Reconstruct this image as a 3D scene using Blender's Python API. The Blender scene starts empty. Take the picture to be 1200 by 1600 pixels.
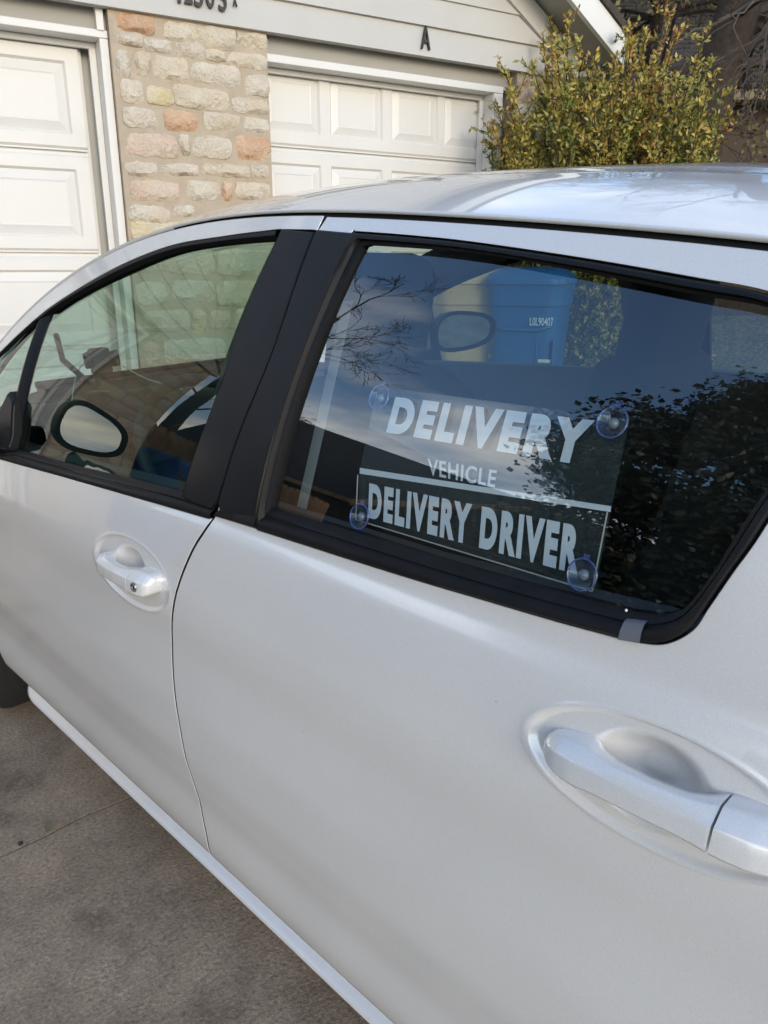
import bpy, bmesh, math, random
import numpy as np
from mathutils import Vector, Matrix
from mathutils.geometry import delaunay_2d_cdt

random.seed(7); RNG = np.random.default_rng(7)
SC = bpy.context.scene; COL = SC.collection
R = math.radians

# ------------------------------------------------------------------ camera
CAM = np.array([-.585, 0, 1.35]); PITCH = R(17.5); AZ = R(45); FPX = 1201.
cd = bpy.data.cameras.new('camera'); cam = bpy.data.objects.new('camera', cd); COL.objects.link(cam)
cd.sensor_fit = 'VERTICAL'; cd.sensor_height = 36; cd.lens = 36*FPX/1600
cd.clip_start = .02; cd.clip_end = 800
cam.location = CAM; cam.rotation_euler = (math.pi/2-PITCH, 0, -AZ)
SC.camera = cam

# ------------------------------------------------------------------ sky and sun
SUN_EL, SUN_AZ = R(13), R(200)          # azimuth measured from +Y towards +X
w = bpy.data.worlds.new('World'); SC.world = w; w.use_nodes = True
nt = w.node_tree; nt.nodes.clear(); N = nt.nodes.new; L = nt.links.new
out = N('ShaderNodeOutputWorld'); bg = N('ShaderNodeBackground'); L(bg.outputs[0], out.inputs[0])
bg.inputs[1].default_value = .15
sky = N('ShaderNodeTexSky'); sky.sky_type = 'NISHITA'; sky.sun_disc = False
sky.sun_elevation = SUN_EL; sky.sun_rotation = SUN_AZ; sky.air_density = 1; sky.dust_density = .6; sky.ozone_density = 2.8
tc = N('ShaderNodeTexCoord'); sx = N('ShaderNodeSeparateXYZ'); L(tc.outputs['Generated'], sx.inputs[0])
def mth(op, a, b=None, clamp=False):
    n = N('ShaderNodeMath'); n.operation = op; n.use_clamp = clamp
    for i, v in enumerate((a, b)):
        if v is None: continue
        if isinstance(v, (int, float)): n.inputs[i].default_value = v
        else: L(v, n.inputs[i])
    return n.outputs[0]
zc = mth('ADD', mth('MAXIMUM', sx.outputs[2], 0), .16)
cmb = N('ShaderNodeCombineXYZ'); L(mth('DIVIDE', sx.outputs[0], zc), cmb.inputs[0]); L(mth('DIVIDE', sx.outputs[1], zc), cmb.inputs[1])
nz = N('ShaderNodeTexNoise'); nz.inputs['Scale'].default_value = 1.15; nz.inputs['Detail'].default_value = 7; nz.inputs['Roughness'].default_value = .55
nz.inputs['Distortion'].default_value = .3
mp = N('ShaderNodeMapping'); mp.inputs['Scale'].default_value = (1, .55, 1); mp.inputs['Location'].default_value = (5.5, 14, 0)
L(cmb.outputs[0], mp.inputs[0]); L(mp.outputs[0], nz.inputs['Vector'])
lowc = mth('MULTIPLY', mth('SUBTRACT', .72, sx.outputs[2], True), .52)     # more cloud low in the sky
cov = mth('MULTIPLY', mth('SUBTRACT', mth('ADD', nz.outputs[0], lowc), .59), 3.2, True)
nz2 = N('ShaderNodeTexNoise'); nz2.inputs['Scale'].default_value = 2.6; nz2.inputs['Detail'].default_value = 5
L(mp.outputs[0], nz2.inputs['Vector'])
cr = N('ShaderNodeValToRGB'); cr.color_ramp.elements[0].position = .36; cr.color_ramp.elements[1].position = .66
cr.color_ramp.elements[0].color = (.40, .45, .54, 1); cr.color_ramp.elements[1].color = (1.2, 1.12, .95, 1)
L(nz2.outputs[0], cr.inputs[0])
cs = N('ShaderNodeMix'); cs.data_type = 'RGBA'; cs.blend_type = 'MULTIPLY'; cs.inputs[0].default_value = 1
L(cr.outputs[0], cs.inputs[6]); cs.inputs[7].default_value = (9, 8.8, 8.4, 1)
mx = N('ShaderNodeMix'); mx.data_type = 'RGBA'; L(cov, mx.inputs[0]); L(sky.outputs[0], mx.inputs[6]); L(cs.outputs[2], mx.inputs[7])
L(mx.outputs[2], bg.inputs[0])

sd = bpy.data.lights.new('sun', 'SUN'); sd.energy = .52; sd.angle = R(18); sd.color = (1, .86, .68)
sun = bpy.data.objects.new('sun', sd); COL.objects.link(sun)
sv = Vector((math.sin(SUN_AZ)*math.cos(SUN_EL), math.cos(SUN_AZ)*math.cos(SUN_EL), math.sin(SUN_EL)))
sun.rotation_euler = sv.to_track_quat('Z', 'Y').to_euler(); sun.location = sv*60

SC.view_settings.view_transform = 'Standard'; SC.view_settings.look = 'None'
SC.view_settings.exposure = 1.36; SC.view_settings.gamma = 1; SC.view_settings.use_curve_mapping = False
SC.render.engine = 'CYCLES'; SC.cycles.max_bounces = 10; SC.cycles.transparent_max_bounces = 24
SC.cycles.transmission_bounces = 8; SC.cycles.glossy_bounces = 6; SC.cycles.diffuse_bounces = 4
SC.cycles.use_denoising = True
SC.cycles.caustics_reflective = False

# ------------------------------------------------------------------ materials
def new_mat(name):
    m = bpy.data.materials.new(name); m.use_nodes = True; m.node_tree.nodes.clear()
    return m, m.node_tree
def principled(name, c, rough=.5, metal=0, coat=0, coat_rough=.03, var=None, bump=None, spec=.5, speck=None, trans=0, second=None, sss=0):
    """var=(scale, amount, detail): brightness variation; bump=(scale, strength, dist); second=(colour, scale, lo, hi) patches"""
    m, t = new_mat(name); nn = t.nodes.new; ll = t.links.new
    o = nn('ShaderNodeOutputMaterial'); p = nn('ShaderNodeBsdfPrincipled'); ll(p.outputs[0], o.inputs[0])
    p.inputs['Roughness'].default_value = rough; p.inputs['Metallic'].default_value = metal
    p.inputs['Coat Weight'].default_value = coat; p.inputs['Coat Roughness'].default_value = coat_rough
    p.inputs['Specular IOR Level'].default_value = spec
    tc = nn('ShaderNodeTexCoord'); co = tc.outputs['Object']
    col = None
    def noise(scale, detail=4, rg=.55):
        n = nn('ShaderNodeTexNoise'); n.inputs['Scale'].default_value = scale; n.inputs['Detail'].default_value = detail
        n.inputs['Roughness'].default_value = rg; ll(co, n.inputs['Vector']); return n.outputs[0]
    base = nn('ShaderNodeRGB'); base.outputs[0].default_value = (*c, 1); col = base.outputs[0]
    if second:
        r = nn('ShaderNodeValToRGB'); r.color_ramp.elements[0].position = second[2]; r.color_ramp.elements[1].position = second[3]
        ll(noise(second[1], 5), r.inputs[0])
        x = nn('ShaderNodeMix'); x.data_type = 'RGBA'; ll(r.outputs[0], x.inputs[0]); ll(col, x.inputs[6]); x.inputs[7].default_value = (*second[0], 1); col = x.outputs[2]
    if var:
        r = nn('ShaderNodeMapRange'); r.inputs[1].default_value = .25; r.inputs[2].default_value = .75
        r.inputs[3].default_value = 1-var[1]; r.inputs[4].default_value = 1+var[1]; ll(noise(var[0], var[2]), r.inputs[0])
        x = nn('ShaderNodeVectorMath'); x.operation = 'SCALE'; ll(col, x.inputs[0]); ll(r.outputs[0], x.inputs[3]); col = x.outputs[0]
    if speck:      # speck=(scale, amount)
        r = nn('ShaderNodeMapRange'); r.inputs[1].default_value = .3; r.inputs[2].default_value = .7
        r.inputs[3].default_value = 1-speck[1]; r.inputs[4].default_value = 1+speck[1]; ll(noise(speck[0], 2, .7), r.inputs[0])
        x = nn('ShaderNodeVectorMath'); x.operation = 'SCALE'; ll(col, x.inputs[0]); ll(r.outputs[0], x.inputs[3]); col = x.outputs[0]
    ll(col, p.inputs['Base Color'])
    if bump:
        b = nn('ShaderNodeBump'); b.inputs['Strength'].default_value = bump[1]; b.inputs['Distance'].default_value = bump[2]
        ll(noise(bump[0], 5, .6), b.inputs['Height']); ll(b.outputs[0], p.inputs['Normal'])
    return m
def pane_mat(name, tint, r0=.08, haze=0.0, hcol=(.5, .6, .6)):
    """thin glass pane: Schlick mix of clear transmission and mirror"""
    m, t = new_mat(name); nn = t.nodes.new; ll = t.links.new
    o = nn('ShaderNodeOutputMaterial'); lw = nn('ShaderNodeLayerWeight'); lw.inputs[0].default_value = .5
    pw = nn('ShaderNodeMath'); pw.operation = 'POWER'; ll(lw.outputs['Facing'], pw.inputs[0]); pw.inputs[1].default_value = 5
    ma = nn('ShaderNodeMath'); ma.operation = 'MULTIPLY_ADD'; ll(pw.outputs[0], ma.inputs[0]); ma.inputs[1].default_value = 1-r0; ma.inputs[2].default_value = r0
    tr = nn('ShaderNodeBsdfTransparent'); tr.inputs[0].default_value = (*tint, 1)
    gl = nn('ShaderNodeBsdfGlossy'); gl.inputs['Roughness'].default_value = 0.0; gl.inputs[0].default_value = (1, 1, 1, 1)
    thru = tr.outputs[0]
    if haze:
        df = nn('ShaderNodeBsdfDiffuse'); df.inputs[0].default_value = (*hcol, 1)
        hm = nn('ShaderNodeMixShader'); hm.inputs[0].default_value = haze; ll(tr.outputs[0], hm.inputs[1]); ll(df.outputs[0], hm.inputs[2]); thru = hm.outputs[0]
    mi = nn('ShaderNodeMixShader'); ll(ma.outputs[0], mi.inputs[0]); ll(thru, mi.inputs[1]); ll(gl.outputs[0], mi.inputs[2]); ll(mi.outputs[0], o.inputs[0])
    return m

PAINT = principled('silver_paint', (.815, .812, .805), .26, .20, coat=1, coat_rough=.03, var=(1.7, .04, 4), speck=(700, .07), bump=(2.5, .02, .01))
def chips(m, scale, rare, dark):
    t = m.node_tree; p = t.nodes['Principled BSDF']; src = p.inputs['Base Color'].links[0].from_socket; nn = t.nodes.new; ll = t.links.new
    tc = nn('ShaderNodeTexCoord'); vo = nn('ShaderNodeTexVoronoi'); vo.inputs['Scale'].default_value = scale; ll(tc.outputs['Object'], vo.inputs['Vector'])
    wn = nn('ShaderNodeTexWhiteNoise'); ll(vo.outputs['Position'], wn.inputs['Vector'])
    def mt(op, a, b):
        x = nn('ShaderNodeMath'); x.operation = op
        for i, v in enumerate((a, b)):
            if isinstance(v, (int, float)): x.inputs[i].default_value = v
            else: ll(v, x.inputs[i])
        return x.outputs[0]
    f = mt('MULTIPLY', mt('MULTIPLY', mt('LESS_THAN', vo.outputs['Distance'], mt('MULTIPLY', wn.outputs['Value'], .04)), mt('GREATER_THAN', wn.outputs['Value'], rare)), dark)
    x = nn('ShaderNodeMix'); x.data_type = 'RGBA'; ll(f, x.inputs[0]); ll(src, x.inputs[6]); x.inputs[7].default_value = (.05, .045, .04, 1); ll(x.outputs[2], p.inputs['Base Color'])
chips(PAINT, 42, .93, .55)
BLACK = principled('black_trim', (.0065, .0075, .011), .45, spec=.3, var=(14, .25, 4), bump=(300, .06, .001))
RUBBER = principled('black_rubber', (.007, .007, .008), .55, spec=.25, var=(30, .3, 3))
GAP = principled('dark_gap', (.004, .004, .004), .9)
LINING = principled('grey_lining', (.13, .13, .135), .9, var=(6, .1, 3))
CLOTH = principled('seat_cloth', (.010, .011, .013), .95, var=(60, .25, 3), bump=(400, .3, .002))
DASH = principled('dash_plastic', (.016, .016, .017), .7, var=(20, .15, 3), bump=(300, .2, .001))
GLASS_F = pane_mat('clear_green_glass', (.45, .59, .51), .065)
GLASS_R = pane_mat('tinted_glass', (.73, .80, .83), .165)
GLASS_W = pane_mat('windscreen_glass', (.80, .92, .86), .08)
CHROME = principled('mirror', (.60, .63, .60), .01, 1)
METAL = principled('lock_metal', (.35, .34, .33), .35, .9)
TYRE = principled('tyre_rubber', (.009, .009, .009), .8, var=(40, .3, 3), bump=(80, .4, .003))
ALLOY = principled('wheel_alloy', (.45, .46, .48), .35, .8)
CLIP = principled('grey_clip', (.12, .13, .15), .6)
ACRYL = pane_mat('acrylic_sheet', (.93, .96, .95), .06, .075, (.55, .68, .70))
VINYL = principled('white_vinyl', (.86, .90, .91), .5)
CUP = pane_mat('blue_clear_vinyl', (.74, .81, .95), .10, .05, (.30, .40, .80))
CUPRIM = pane_mat('blue_clear_rim', (.40, .50, .95), .16, .28, (.40, .48, .95))
CABLE = principled('white_cable', (.75, .75, .73), .5)
WHITE = principled('white_paint', (.76, .745, .71), .45, var=(3, .03, 4), bump=(120, .05, .001))
DOORW = principled('door_white', (.74, .72, .68), .42, var=(2.2, .03, 4), bump=(160, .06, .001), second=((.66, .64, .60), 1.3, .60, .85))
SIDING = principled('siding_greige', (.55, .535, .50), .65, var=(3, .05, 5), bump=(90, .12, .002))
HEADER = principled('header_grey', (.40, .38, .34), .7, var=(4, .05, 4))
MORTAR = principled('mortar', (.47, .39, .295), .95, var=(12, .12, 5), bump=(60, .6, .006))
def stone_mat(n, c, c2): return principled(n, c, .85, var=(9, .10, 5), bump=(42, 1.0, .02), second=(c2, 7, .42, .72), speck=(110, .08))
ST = {'t': stone_mat('stone_tan', (.66, .56, .42), (.72, .65, .53)), 'g': stone_mat('stone_grey', (.66, .575, .46), (.73, .65, .54)),
      'w': stone_mat('stone_cream', (.70, .63, .52), (.62, .51, .38)), 'o': stone_mat('stone_orange', (.62, .39, .24), (.70, .55, .40)),
      'p': stone_mat('stone_pink', (.66, .50, .38), (.70, .60, .48)), 'y': stone_mat('stone_yellow', (.68, .57, .34), (.71, .64, .52))}
NUMERAL = principled('black_numeral', (.015, .014, .013), .45)
LEAF = [principled('leaf_green', (.155, .185, .035), .5, var=(9, .35, 2)), principled('leaf_olive', (.31, .28, .055), .5, var=(9, .3, 2)),
        principled('leaf_gold', (.50, .36, .08), .55, var=(9, .3, 2)), principled('leaf_rust', (.40, .20, .07), .55, var=(9, .3, 2))]
OAKLEAF = principled('oak_leaf', (.030, .045, .018), .45, var=(7, .4, 2))
OLIVE = principled('brown_foliage', (.17, .135, .05), .7, var=(3, .4, 3))
BARK = principled('bark', (.060, .042, .030), .9, var=(14, .35, 5), bump=(22, 1, .03))
TWIG = principled('twig', (.085, .066, .052), .9, var=(6, .35, 3))
SHINGLE = principled('shingle', (.060, .048, .040), .9, var=(5, .22, 5), speck=(60, .2), bump=(60, .5, .01))
FENCEW = principled('fence_wood', (.17, .11, .065), .85, var=(8, .3, 4), bump=(50, .4, .004))
CEDAR = principled('cedar', (.33, .19, .085), .8, var=(6, .3, 4))
TANWOOD = principled('tan_trim', (.26, .19, .12), .7, var=(5, .12, 3))
DARKWALL = principled('dark_wall', (.06, .05, .042), .9, var=(4, .2, 4))
TANBIN = principled('tan_bin_plastic', (.60, .40, .19), .5, var=(6, .06, 4))
BLUEBIN = principled('blue_bin_plastic', (.02, .12, .33), .45, var=(6, .08, 4))

# ------------------------------------------------------------------ mesh helpers
def half_lathe(prof, n, M):
    vs = []
    for k in range(n+1):
        t = math.pi*k/n
        for r, h in prof:
            p = M @ Vector((0, 0, h)); vs.append((p.x, p.y+r*math.cos(t), p.z+r*math.sin(t)))
    m = len(prof); mb = MB()
    return mb.add(vs, [(k*m+i, k*m+i+1, (k+1)*m+i+1, (k+1)*m+i) for k in range(n) for i in range(m-1)])
class MB:
    def __init__(s): s.v = []; s.f = []
    def add(s, vs, fs):
        o = len(s.v); s.v += [tuple(p) for p in vs]; s.f += [tuple(i+o for i in f) for f in fs]; return s
    def box(s, a, b, bev=0):
        x0, y0, z0 = a; x1, y1, z1 = b
        if bev:
            bm = bmesh.new(); bmesh.ops.create_cube(bm, size=1)
            for v in bm.verts: v.co = Vector(((x0+x1)/2+v.co.x*(x1-x0), (y0+y1)/2+v.co.y*(y1-y0), (z0+z1)/2+v.co.z*(z1-z0)))
            bmesh.ops.bevel(bm, geom=bm.edges[:], offset=bev, segments=2, affect='EDGES', profile=.5)
            bm.verts.index_update(); s.add([v.co[:] for v in bm.verts], [[v.index for v in f.verts] for f in bm.faces]); bm.free(); return s
        v = [(x, y, z) for x in (x0, x1) for y in (y0, y1) for z in (z0, z1)]
        return s.add(v, [(0, 1, 3, 2), (4, 6, 7, 5), (0, 4, 5, 1), (2, 3, 7, 6), (0, 2, 6, 4), (1, 5, 7, 3)])
    def tube(s, pts, rad, n=8, cap=True):
        pts = [Vector(p) for p in pts]; m = len(pts)
        rad = [rad]*m if isinstance(rad, (int, float)) else rad
        vs = []; up = Vector((0.13, .21, 1)).normalized()
        for i, p in enumerate(pts):
            d = (pts[min(i+1, m-1)]-pts[max(i-1, 0)]).normalized()
            a = d.cross(up)
            if a.length < .05: a = d.cross(Vector((1, 0, 0)))
            a.normalize(); b = d.cross(a)
            for k in range(n):
                t = 2*math.pi*k/n; vs.append(p+a*(rad[i]*math.cos(t))+b*(rad[i]*math.sin(t)))
        fs = [(i*n+k, i*n+(k+1) % n, (i+1)*n+(k+1) % n, (i+1)*n+k) for i in range(m-1) for k in range(n)]
        if cap: fs += [tuple(range(n-1, -1, -1)), tuple((m-1)*n+k for k in range(n))]
        return s.add(vs, fs)
    def lathe(s, prof, n, M):
        vs = [M @ Vector((r*math.cos(2*math.pi*k/n), r*math.sin(2*math.pi*k/n), h)) for r, h in prof for k in range(n)]
        return s.add(vs, [(i*n+k, i*n+(k+1) % n, (i+1)*n+(k+1) % n, (i+1)*n+k) for i in range(len(prof)-1) for k in range(n)])
    def prism(s, poly, y0, y1):            # polygon in x,z extruded along y
        n = len(poly); vs = [(x, y0, z) for x, z in poly]+[(x, y1, z) for x, z in poly]
        return s.add(vs, [tuple(range(n)), tuple(range(2*n-1, n-1, -1))]+[(i, i+n, (i+1) % n+n, (i+1) % n) for i in range(n)])
    def grid(s, P):                        # P: (m,n,3)
        m, n = P.shape[:2]
        return s.add(P.reshape(-1, 3).tolist(), [(i*n+j, i*n+j+1, (i+1)*n+j+1, (i+1)*n+j) for i in range(m-1) for j in range(n-1)])
    def mesh(s, name):
        me = bpy.data.meshes.new(name); me.from_pydata(s.v, [], s.f); me.update(); return me
def link(name, me, mat, parent=None, smooth=False, fix=False, angle=None):
    if fix:
        bm = bmesh.new(); bm.from_mesh(me); bmesh.ops.recalc_face_normals(bm, faces=bm.faces[:]); bm.to_mesh(me); bm.free()
    me.materials.clear()
    for m_ in (mat if isinstance(mat, (list, tuple)) else [mat]): me.materials.append(m_)
    if smooth or angle: me.polygons.foreach_set('use_smooth', [True]*len(me.polygons))
    if angle: me.set_sharp_from_angle(angle=R(angle))
    o = bpy.data.objects.new(name, me); COL.objects.link(o)
    if parent: o.parent = parent
    return o
def obj(name, mb, mat, parent=None, **k): return link(name, mb.mesh(name), mat, parent, **k)
def tag(o, label=None, cat=None, group=None, kind=None):
    if label: o['label'] = label
    if cat: o['category'] = cat
    if group: o['group'] = group
    if kind: o['kind'] = kind
    return o
def thing(name, label, cat, loc=(0, 0, 0), rz=0, group=None):
    o = bpy.data.objects.new(name, None); COL.objects.link(o); o.location = loc; o.rotation_euler = (0, 0, rz); o.empty_display_size = .1
    return tag(o, label, cat, group)

# ------------------------------------------------------------------ sight lines used to measure the place from the photograph
def ray(px, py):
    r = (px-600)/FPX; v = (py-800)/FPX
    h = math.cos(PITCH)-v*math.sin(PITCH); z = -math.sin(PITCH)-v*math.cos(PITCH)
    return np.array([h*math.sin(AZ)+r*math.cos(AZ), h*math.cos(AZ)-r*math.sin(AZ), z])
KZ = [.15, .19, .214, .224, .232, .240, .252, .262, .272, .300, .345, .40, .46, .52, .60, .67, .73, .78, .82, .86, .91, .95, .98]
KX = [.10, .085, .062, .042, .036, .046, .066, .064, .042, .024, .0175, .016, .009, .003, .002, .0055, .008, .007, .0085, .0145, .026, .039, .054]
# monotone cubic (Fritsch-Carlson) through the knots of the door section
_z = np.array(KZ); _x = np.array(KX); _h = np.diff(_z); _d = np.diff(_x)/_h
_m = np.zeros(len(_z)); _m[0] = _d[0]; _m[-1] = .22
for _i in range(1, len(_z)-1):
    if _d[_i-1]*_d[_i] > 0:
        _w1 = 2*_h[_i]+_h[_i-1]; _w2 = _h[_i]+2*_h[_i-1]; _m[_i] = (_w1+_w2)/(_w1/_d[_i-1]+_w2/_d[_i])
def S(y, z):
    """inward distance of the car's side from its widest plane"""
    y = np.asarray(y, float); z = np.asarray(z, float)
    zz = np.clip(z, _z[0], _z[-1]); i = np.clip(np.searchsorted(_z, zz)-1, 0, len(_h)-1)
    t = (zz-_z[i])/_h[i]
    b = (_x[i]*(2*t**3-3*t**2+1)+_h[i]*_m[i]*(t**3-2*t**2+t)+_x[i+1]*(-2*t**3+3*t**2)+_h[i]*_m[i+1]*(t**3-t**2))
    d = np.maximum(z-.98, 0)
    return b+.22*d+.55*d*d+.012*(y-.9)**2*np.clip((z-.25)/.2, 0, 1)
def hit(px, py, off=0.):
    d = ray(px, py); t = .6/d[0]
    for _ in range(70):
        p = CAM+t*d; t += .6*(float(S(p[1], p[2]))+off-p[0])/d[0]
    return CAM+t*d
def H(pts, off=0.): return [tuple(hit(x, y, off)[1:]) for x, y in pts]
FAZ = AZ-R(30); FN = np.array([math.sin(FAZ), math.cos(FAZ), 0]); FU = np.array([math.cos(FAZ), -math.sin(FAZ), 0]); FD = 4.5
def fac(px, py, off=0.):
    d = ray(px, py); p = d*((FD+off)/(d@FN)); return float(p@FU), float(p[2]+CAM[2])
def spl(pts, n=8, closed=False):
    """Catmull-Rom through points"""
    p = [np.array(q, float) for q in pts]; m = len(p); o = []
    rng = range(m if closed else m-1)
    for i in rng:
        g = (lambda k: p[k % m]) if closed else (lambda k: p[min(max(k, 0), m-1)])
        a, b, c, d = g(i-1), g(i), g(i+1), g(i+2)
        for k in range(n):
            t = k/n; o.append(.5*((2*b)+(-a+c)*t+(2*a-5*b+4*c-d)*t*t+(-a+3*b-3*c+d)*t**3))
    if not closed: o.append(p[-1])
    return np.array(o)
def resamp(P, n):
    P = np.asarray(P, float); s = np.r_[0, np.cumsum(np.linalg.norm(np.diff(P, axis=0), axis=1))]
    t = np.linspace(0, s[-1], n); return np.stack([np.interp(t, s, P[:, k]) for k in range(P.shape[1])], 1)
def smooth_fit(P, deg=4):
    """least-squares z(y) so that a measured edge runs fair"""
    P = np.asarray(P, float); c = np.polyfit(P[:, 0], P[:, 1], deg); return np.c_[P[:, 0], np.polyval(c, P[:, 0])]

W = 1.69
def shell(Y, Z, off=0., disp=None, side=0):
    Y = np.asarray(Y, float); Z = np.asarray(Z, float)
    x = S(Y, Z)+off+(disp(Y, Z) if disp else 0)
    return np.stack([W-x if side else x, Y, Z], -1)
def shell_n(Y, Z, disp=None, side=0):
    e = .0012; f = lambda y, z: S(y, z)+(disp(y, z) if disp else 0)
    gy = (f(Y+e, Z)-f(Y-e, Z))/(2*e); gz = (f(Y, Z+e)-f(Y, Z-e))/(2*e)
    n = np.stack([-np.ones_like(gy), gy, gz], -1); n /= np.linalg.norm(n, axis=-1, keepdims=True)
    if side: n[..., 0] *= -1
    return n
def area(P): x, y = np.asarray(P).T; return .5*np.sum(x*np.roll(y, -1)-np.roll(x, -1)*y)
def inset(P, d):
    """move a closed polygon's vertices d inwards (P counter-clockwise)"""
    P = np.asarray(P, float); a = np.roll(P, 1, 0); b = np.roll(P, -1, 0); t = b-a; t /= np.linalg.norm(t, axis=1, keepdims=True)+1e-9
    return P+d*np.c_[-t[:, 1], t[:, 0]], np.c_[t[:, 1], -t[:, 0]]
def dens(P, step):
    P = np.asarray(P, float); o = []
    for a, b in zip(P, np.roll(P, -1, 0)):
        k = max(1, int(np.linalg.norm(b-a)/step)); o += [a+(b-a)*i/k for i in range(k)]
    return np.array(o)
def inside(pts, P):
    x, y = pts.T; r = np.zeros(len(pts), bool); a = P; b = np.roll(P, -1, 0)
    for (x0, y0), (x1, y1) in zip(a, b):
        if y0 == y1: continue
        c = ((y0 > y) != (y1 > y)) & (x < (x1-x0)*(y-y0)/(y1-y0)+x0); r ^= c
    return r
def sheet(name, outline, mat, parent, holes=(), off=0., step=.02, disp=None, side=0, gap=.0018, depth=.016, extra=None, bev=.0018, thick_normals=True):
    """a pressed panel lying on the car's side: outline and holes in (y,z), edges folded in"""
    loops = []
    for k, lp in enumerate([outline, *holes]):
        lp = dens(lp, min(step, .012)); a = area(lp)
        if (a < 0) != (k > 0): lp = lp[::-1]
        lp, outn = inset(lp, gap+bev if bev else gap); loops.append((lp, outn))
    pts = np.concatenate([l for l, _ in loops]); nb = len(pts)
    edges = []; o = 0
    for l, _ in loops:
        n = len(l); edges += [(o+i, o+(i+1) % n) for i in range(n)]; o += n
    lo, hi = pts.min(0), pts.max(0)
    gy, gz = np.meshgrid(np.arange(lo[0], hi[0], step), np.arange(lo[1], hi[1], step)); g = np.c_[gy.ravel(), gz.ravel()]
    g += (RNG.random(g.shape)-.5)*step*.05
    if extra is not None:
        ex, keep = extra; g = g[keep(g)]; g = np.concatenate([g, ex])
    ok = inside(g, loops[0][0])
    for l, _ in loops[1:]: ok &= ~inside(g, l)
    g = g[ok]
    d2 = np.full(len(g), 9.)
    for i in range(0, nb, 400): d2 = np.minimum(d2, ((g[:, None, :]-pts[None, i:i+400, :])**2).sum(-1).min(1))
    g = g[d2 > (min(step, .012)*.35)**2]
    allp = np.concatenate([pts, g])
    ov, oe, of, *_ = delaunay_2d_cdt([Vector(p) for p in allp], edges, [], 0, 1e-7)
    V = np.array([tuple(v) for v in ov]); T = [tuple(f) for f in of]
    cen = np.array([V[list(f)].mean(0) for f in T]); ok = inside(cen, loops[0][0])
    for l, _ in loops[1:]: ok &= ~inside(cen, l)
    T = [f for f, k in zip(T, ok) if k]
    P = shell(V[:, 0], V[:, 1], off, disp, side); NN = shell_n(V[:, 0], V[:, 1], disp, side)
    verts = P.tolist(); nrm = NN.tolist(); faces = []
    for f in T:
        a, b, c = (V[f[0]], V[f[1]], V[f[2]]); ccw = (b[0]-a[0])*(c[1]-a[1])-(b[1]-a[1])*(c[0]-a[0]) > 0
        # with -x outward, a counter-clockwise (y,z) loop faces +x
        faces.append(f[::-1] if ccw != bool(side) else f)
    folds = []
    if bev:
        for l, on in loops:
            n = len(l); b0 = len(verts)
            L0 = shell(l[:, 0], l[:, 1], off, disp, side)
            sg = -1 if side else 1
            n0 = shell_n(l[:, 0], l[:, 1], disp, side)
            q1 = l+on*bev; L1 = shell(q1[:, 0], q1[:, 1], off, disp, side); L1[:, 0] += sg*bev
            L2 = L1.copy(); L2[:, 0] += sg*depth
            on3 = np.c_[np.zeros(n), on]
            verts += L0.tolist()+L1.tolist()+L2.tolist(); nrm += n0.tolist()+on3.tolist()+on3.tolist()
            for r_ in range(2):
                for i in range(n):
                    j = (i+1) % n; q = (b0+r_*n+i, b0+r_*n+j, b0+(r_+1)*n+j, b0+(r_+1)*n+i)
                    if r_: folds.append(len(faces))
                    faces.append(q if not side else q[::-1])
    me = bpy.data.meshes.new(name); me.from_pydata(verts, [], faces); me.update()
    me.polygons.foreach_set('use_smooth', [True]*len(me.polygons)); me.normals_split_custom_set_from_vertices(nrm)
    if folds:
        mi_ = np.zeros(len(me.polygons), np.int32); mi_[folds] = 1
        o = link(name, me, [mat, GAP], parent); o.data.polygons.foreach_set('material_index', mi_); return o  # folded edges coloured dark, standing in for shade inside the shut lines
    return link(name, me, mat, parent)
def ring(name, outer, inner, prof, mat, parent, side=0, closed=True, n=160):
    """moulding between two loops; prof = [(t across, inward offset), ...]"""
    A = resamp(outer, n) if not closed else resamp(np.vstack([outer, outer[:1]]), n+1)[:-1]
    B = resamp(inner, n) if not closed else resamp(np.vstack([inner, inner[:1]]), n+1)[:-1]
    rows = [shell((A+(B-A)*t)[:, 0], (A+(B-A)*t)[:, 1], o, None, side) for t, o in prof]
    P = np.array(rows)
    if closed: P = np.concatenate([P, P[:, :1]], 1)
    mb = MB().grid(P)
    return obj(name, mb, mat, parent, smooth=True, fix=False, angle=50)

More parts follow.
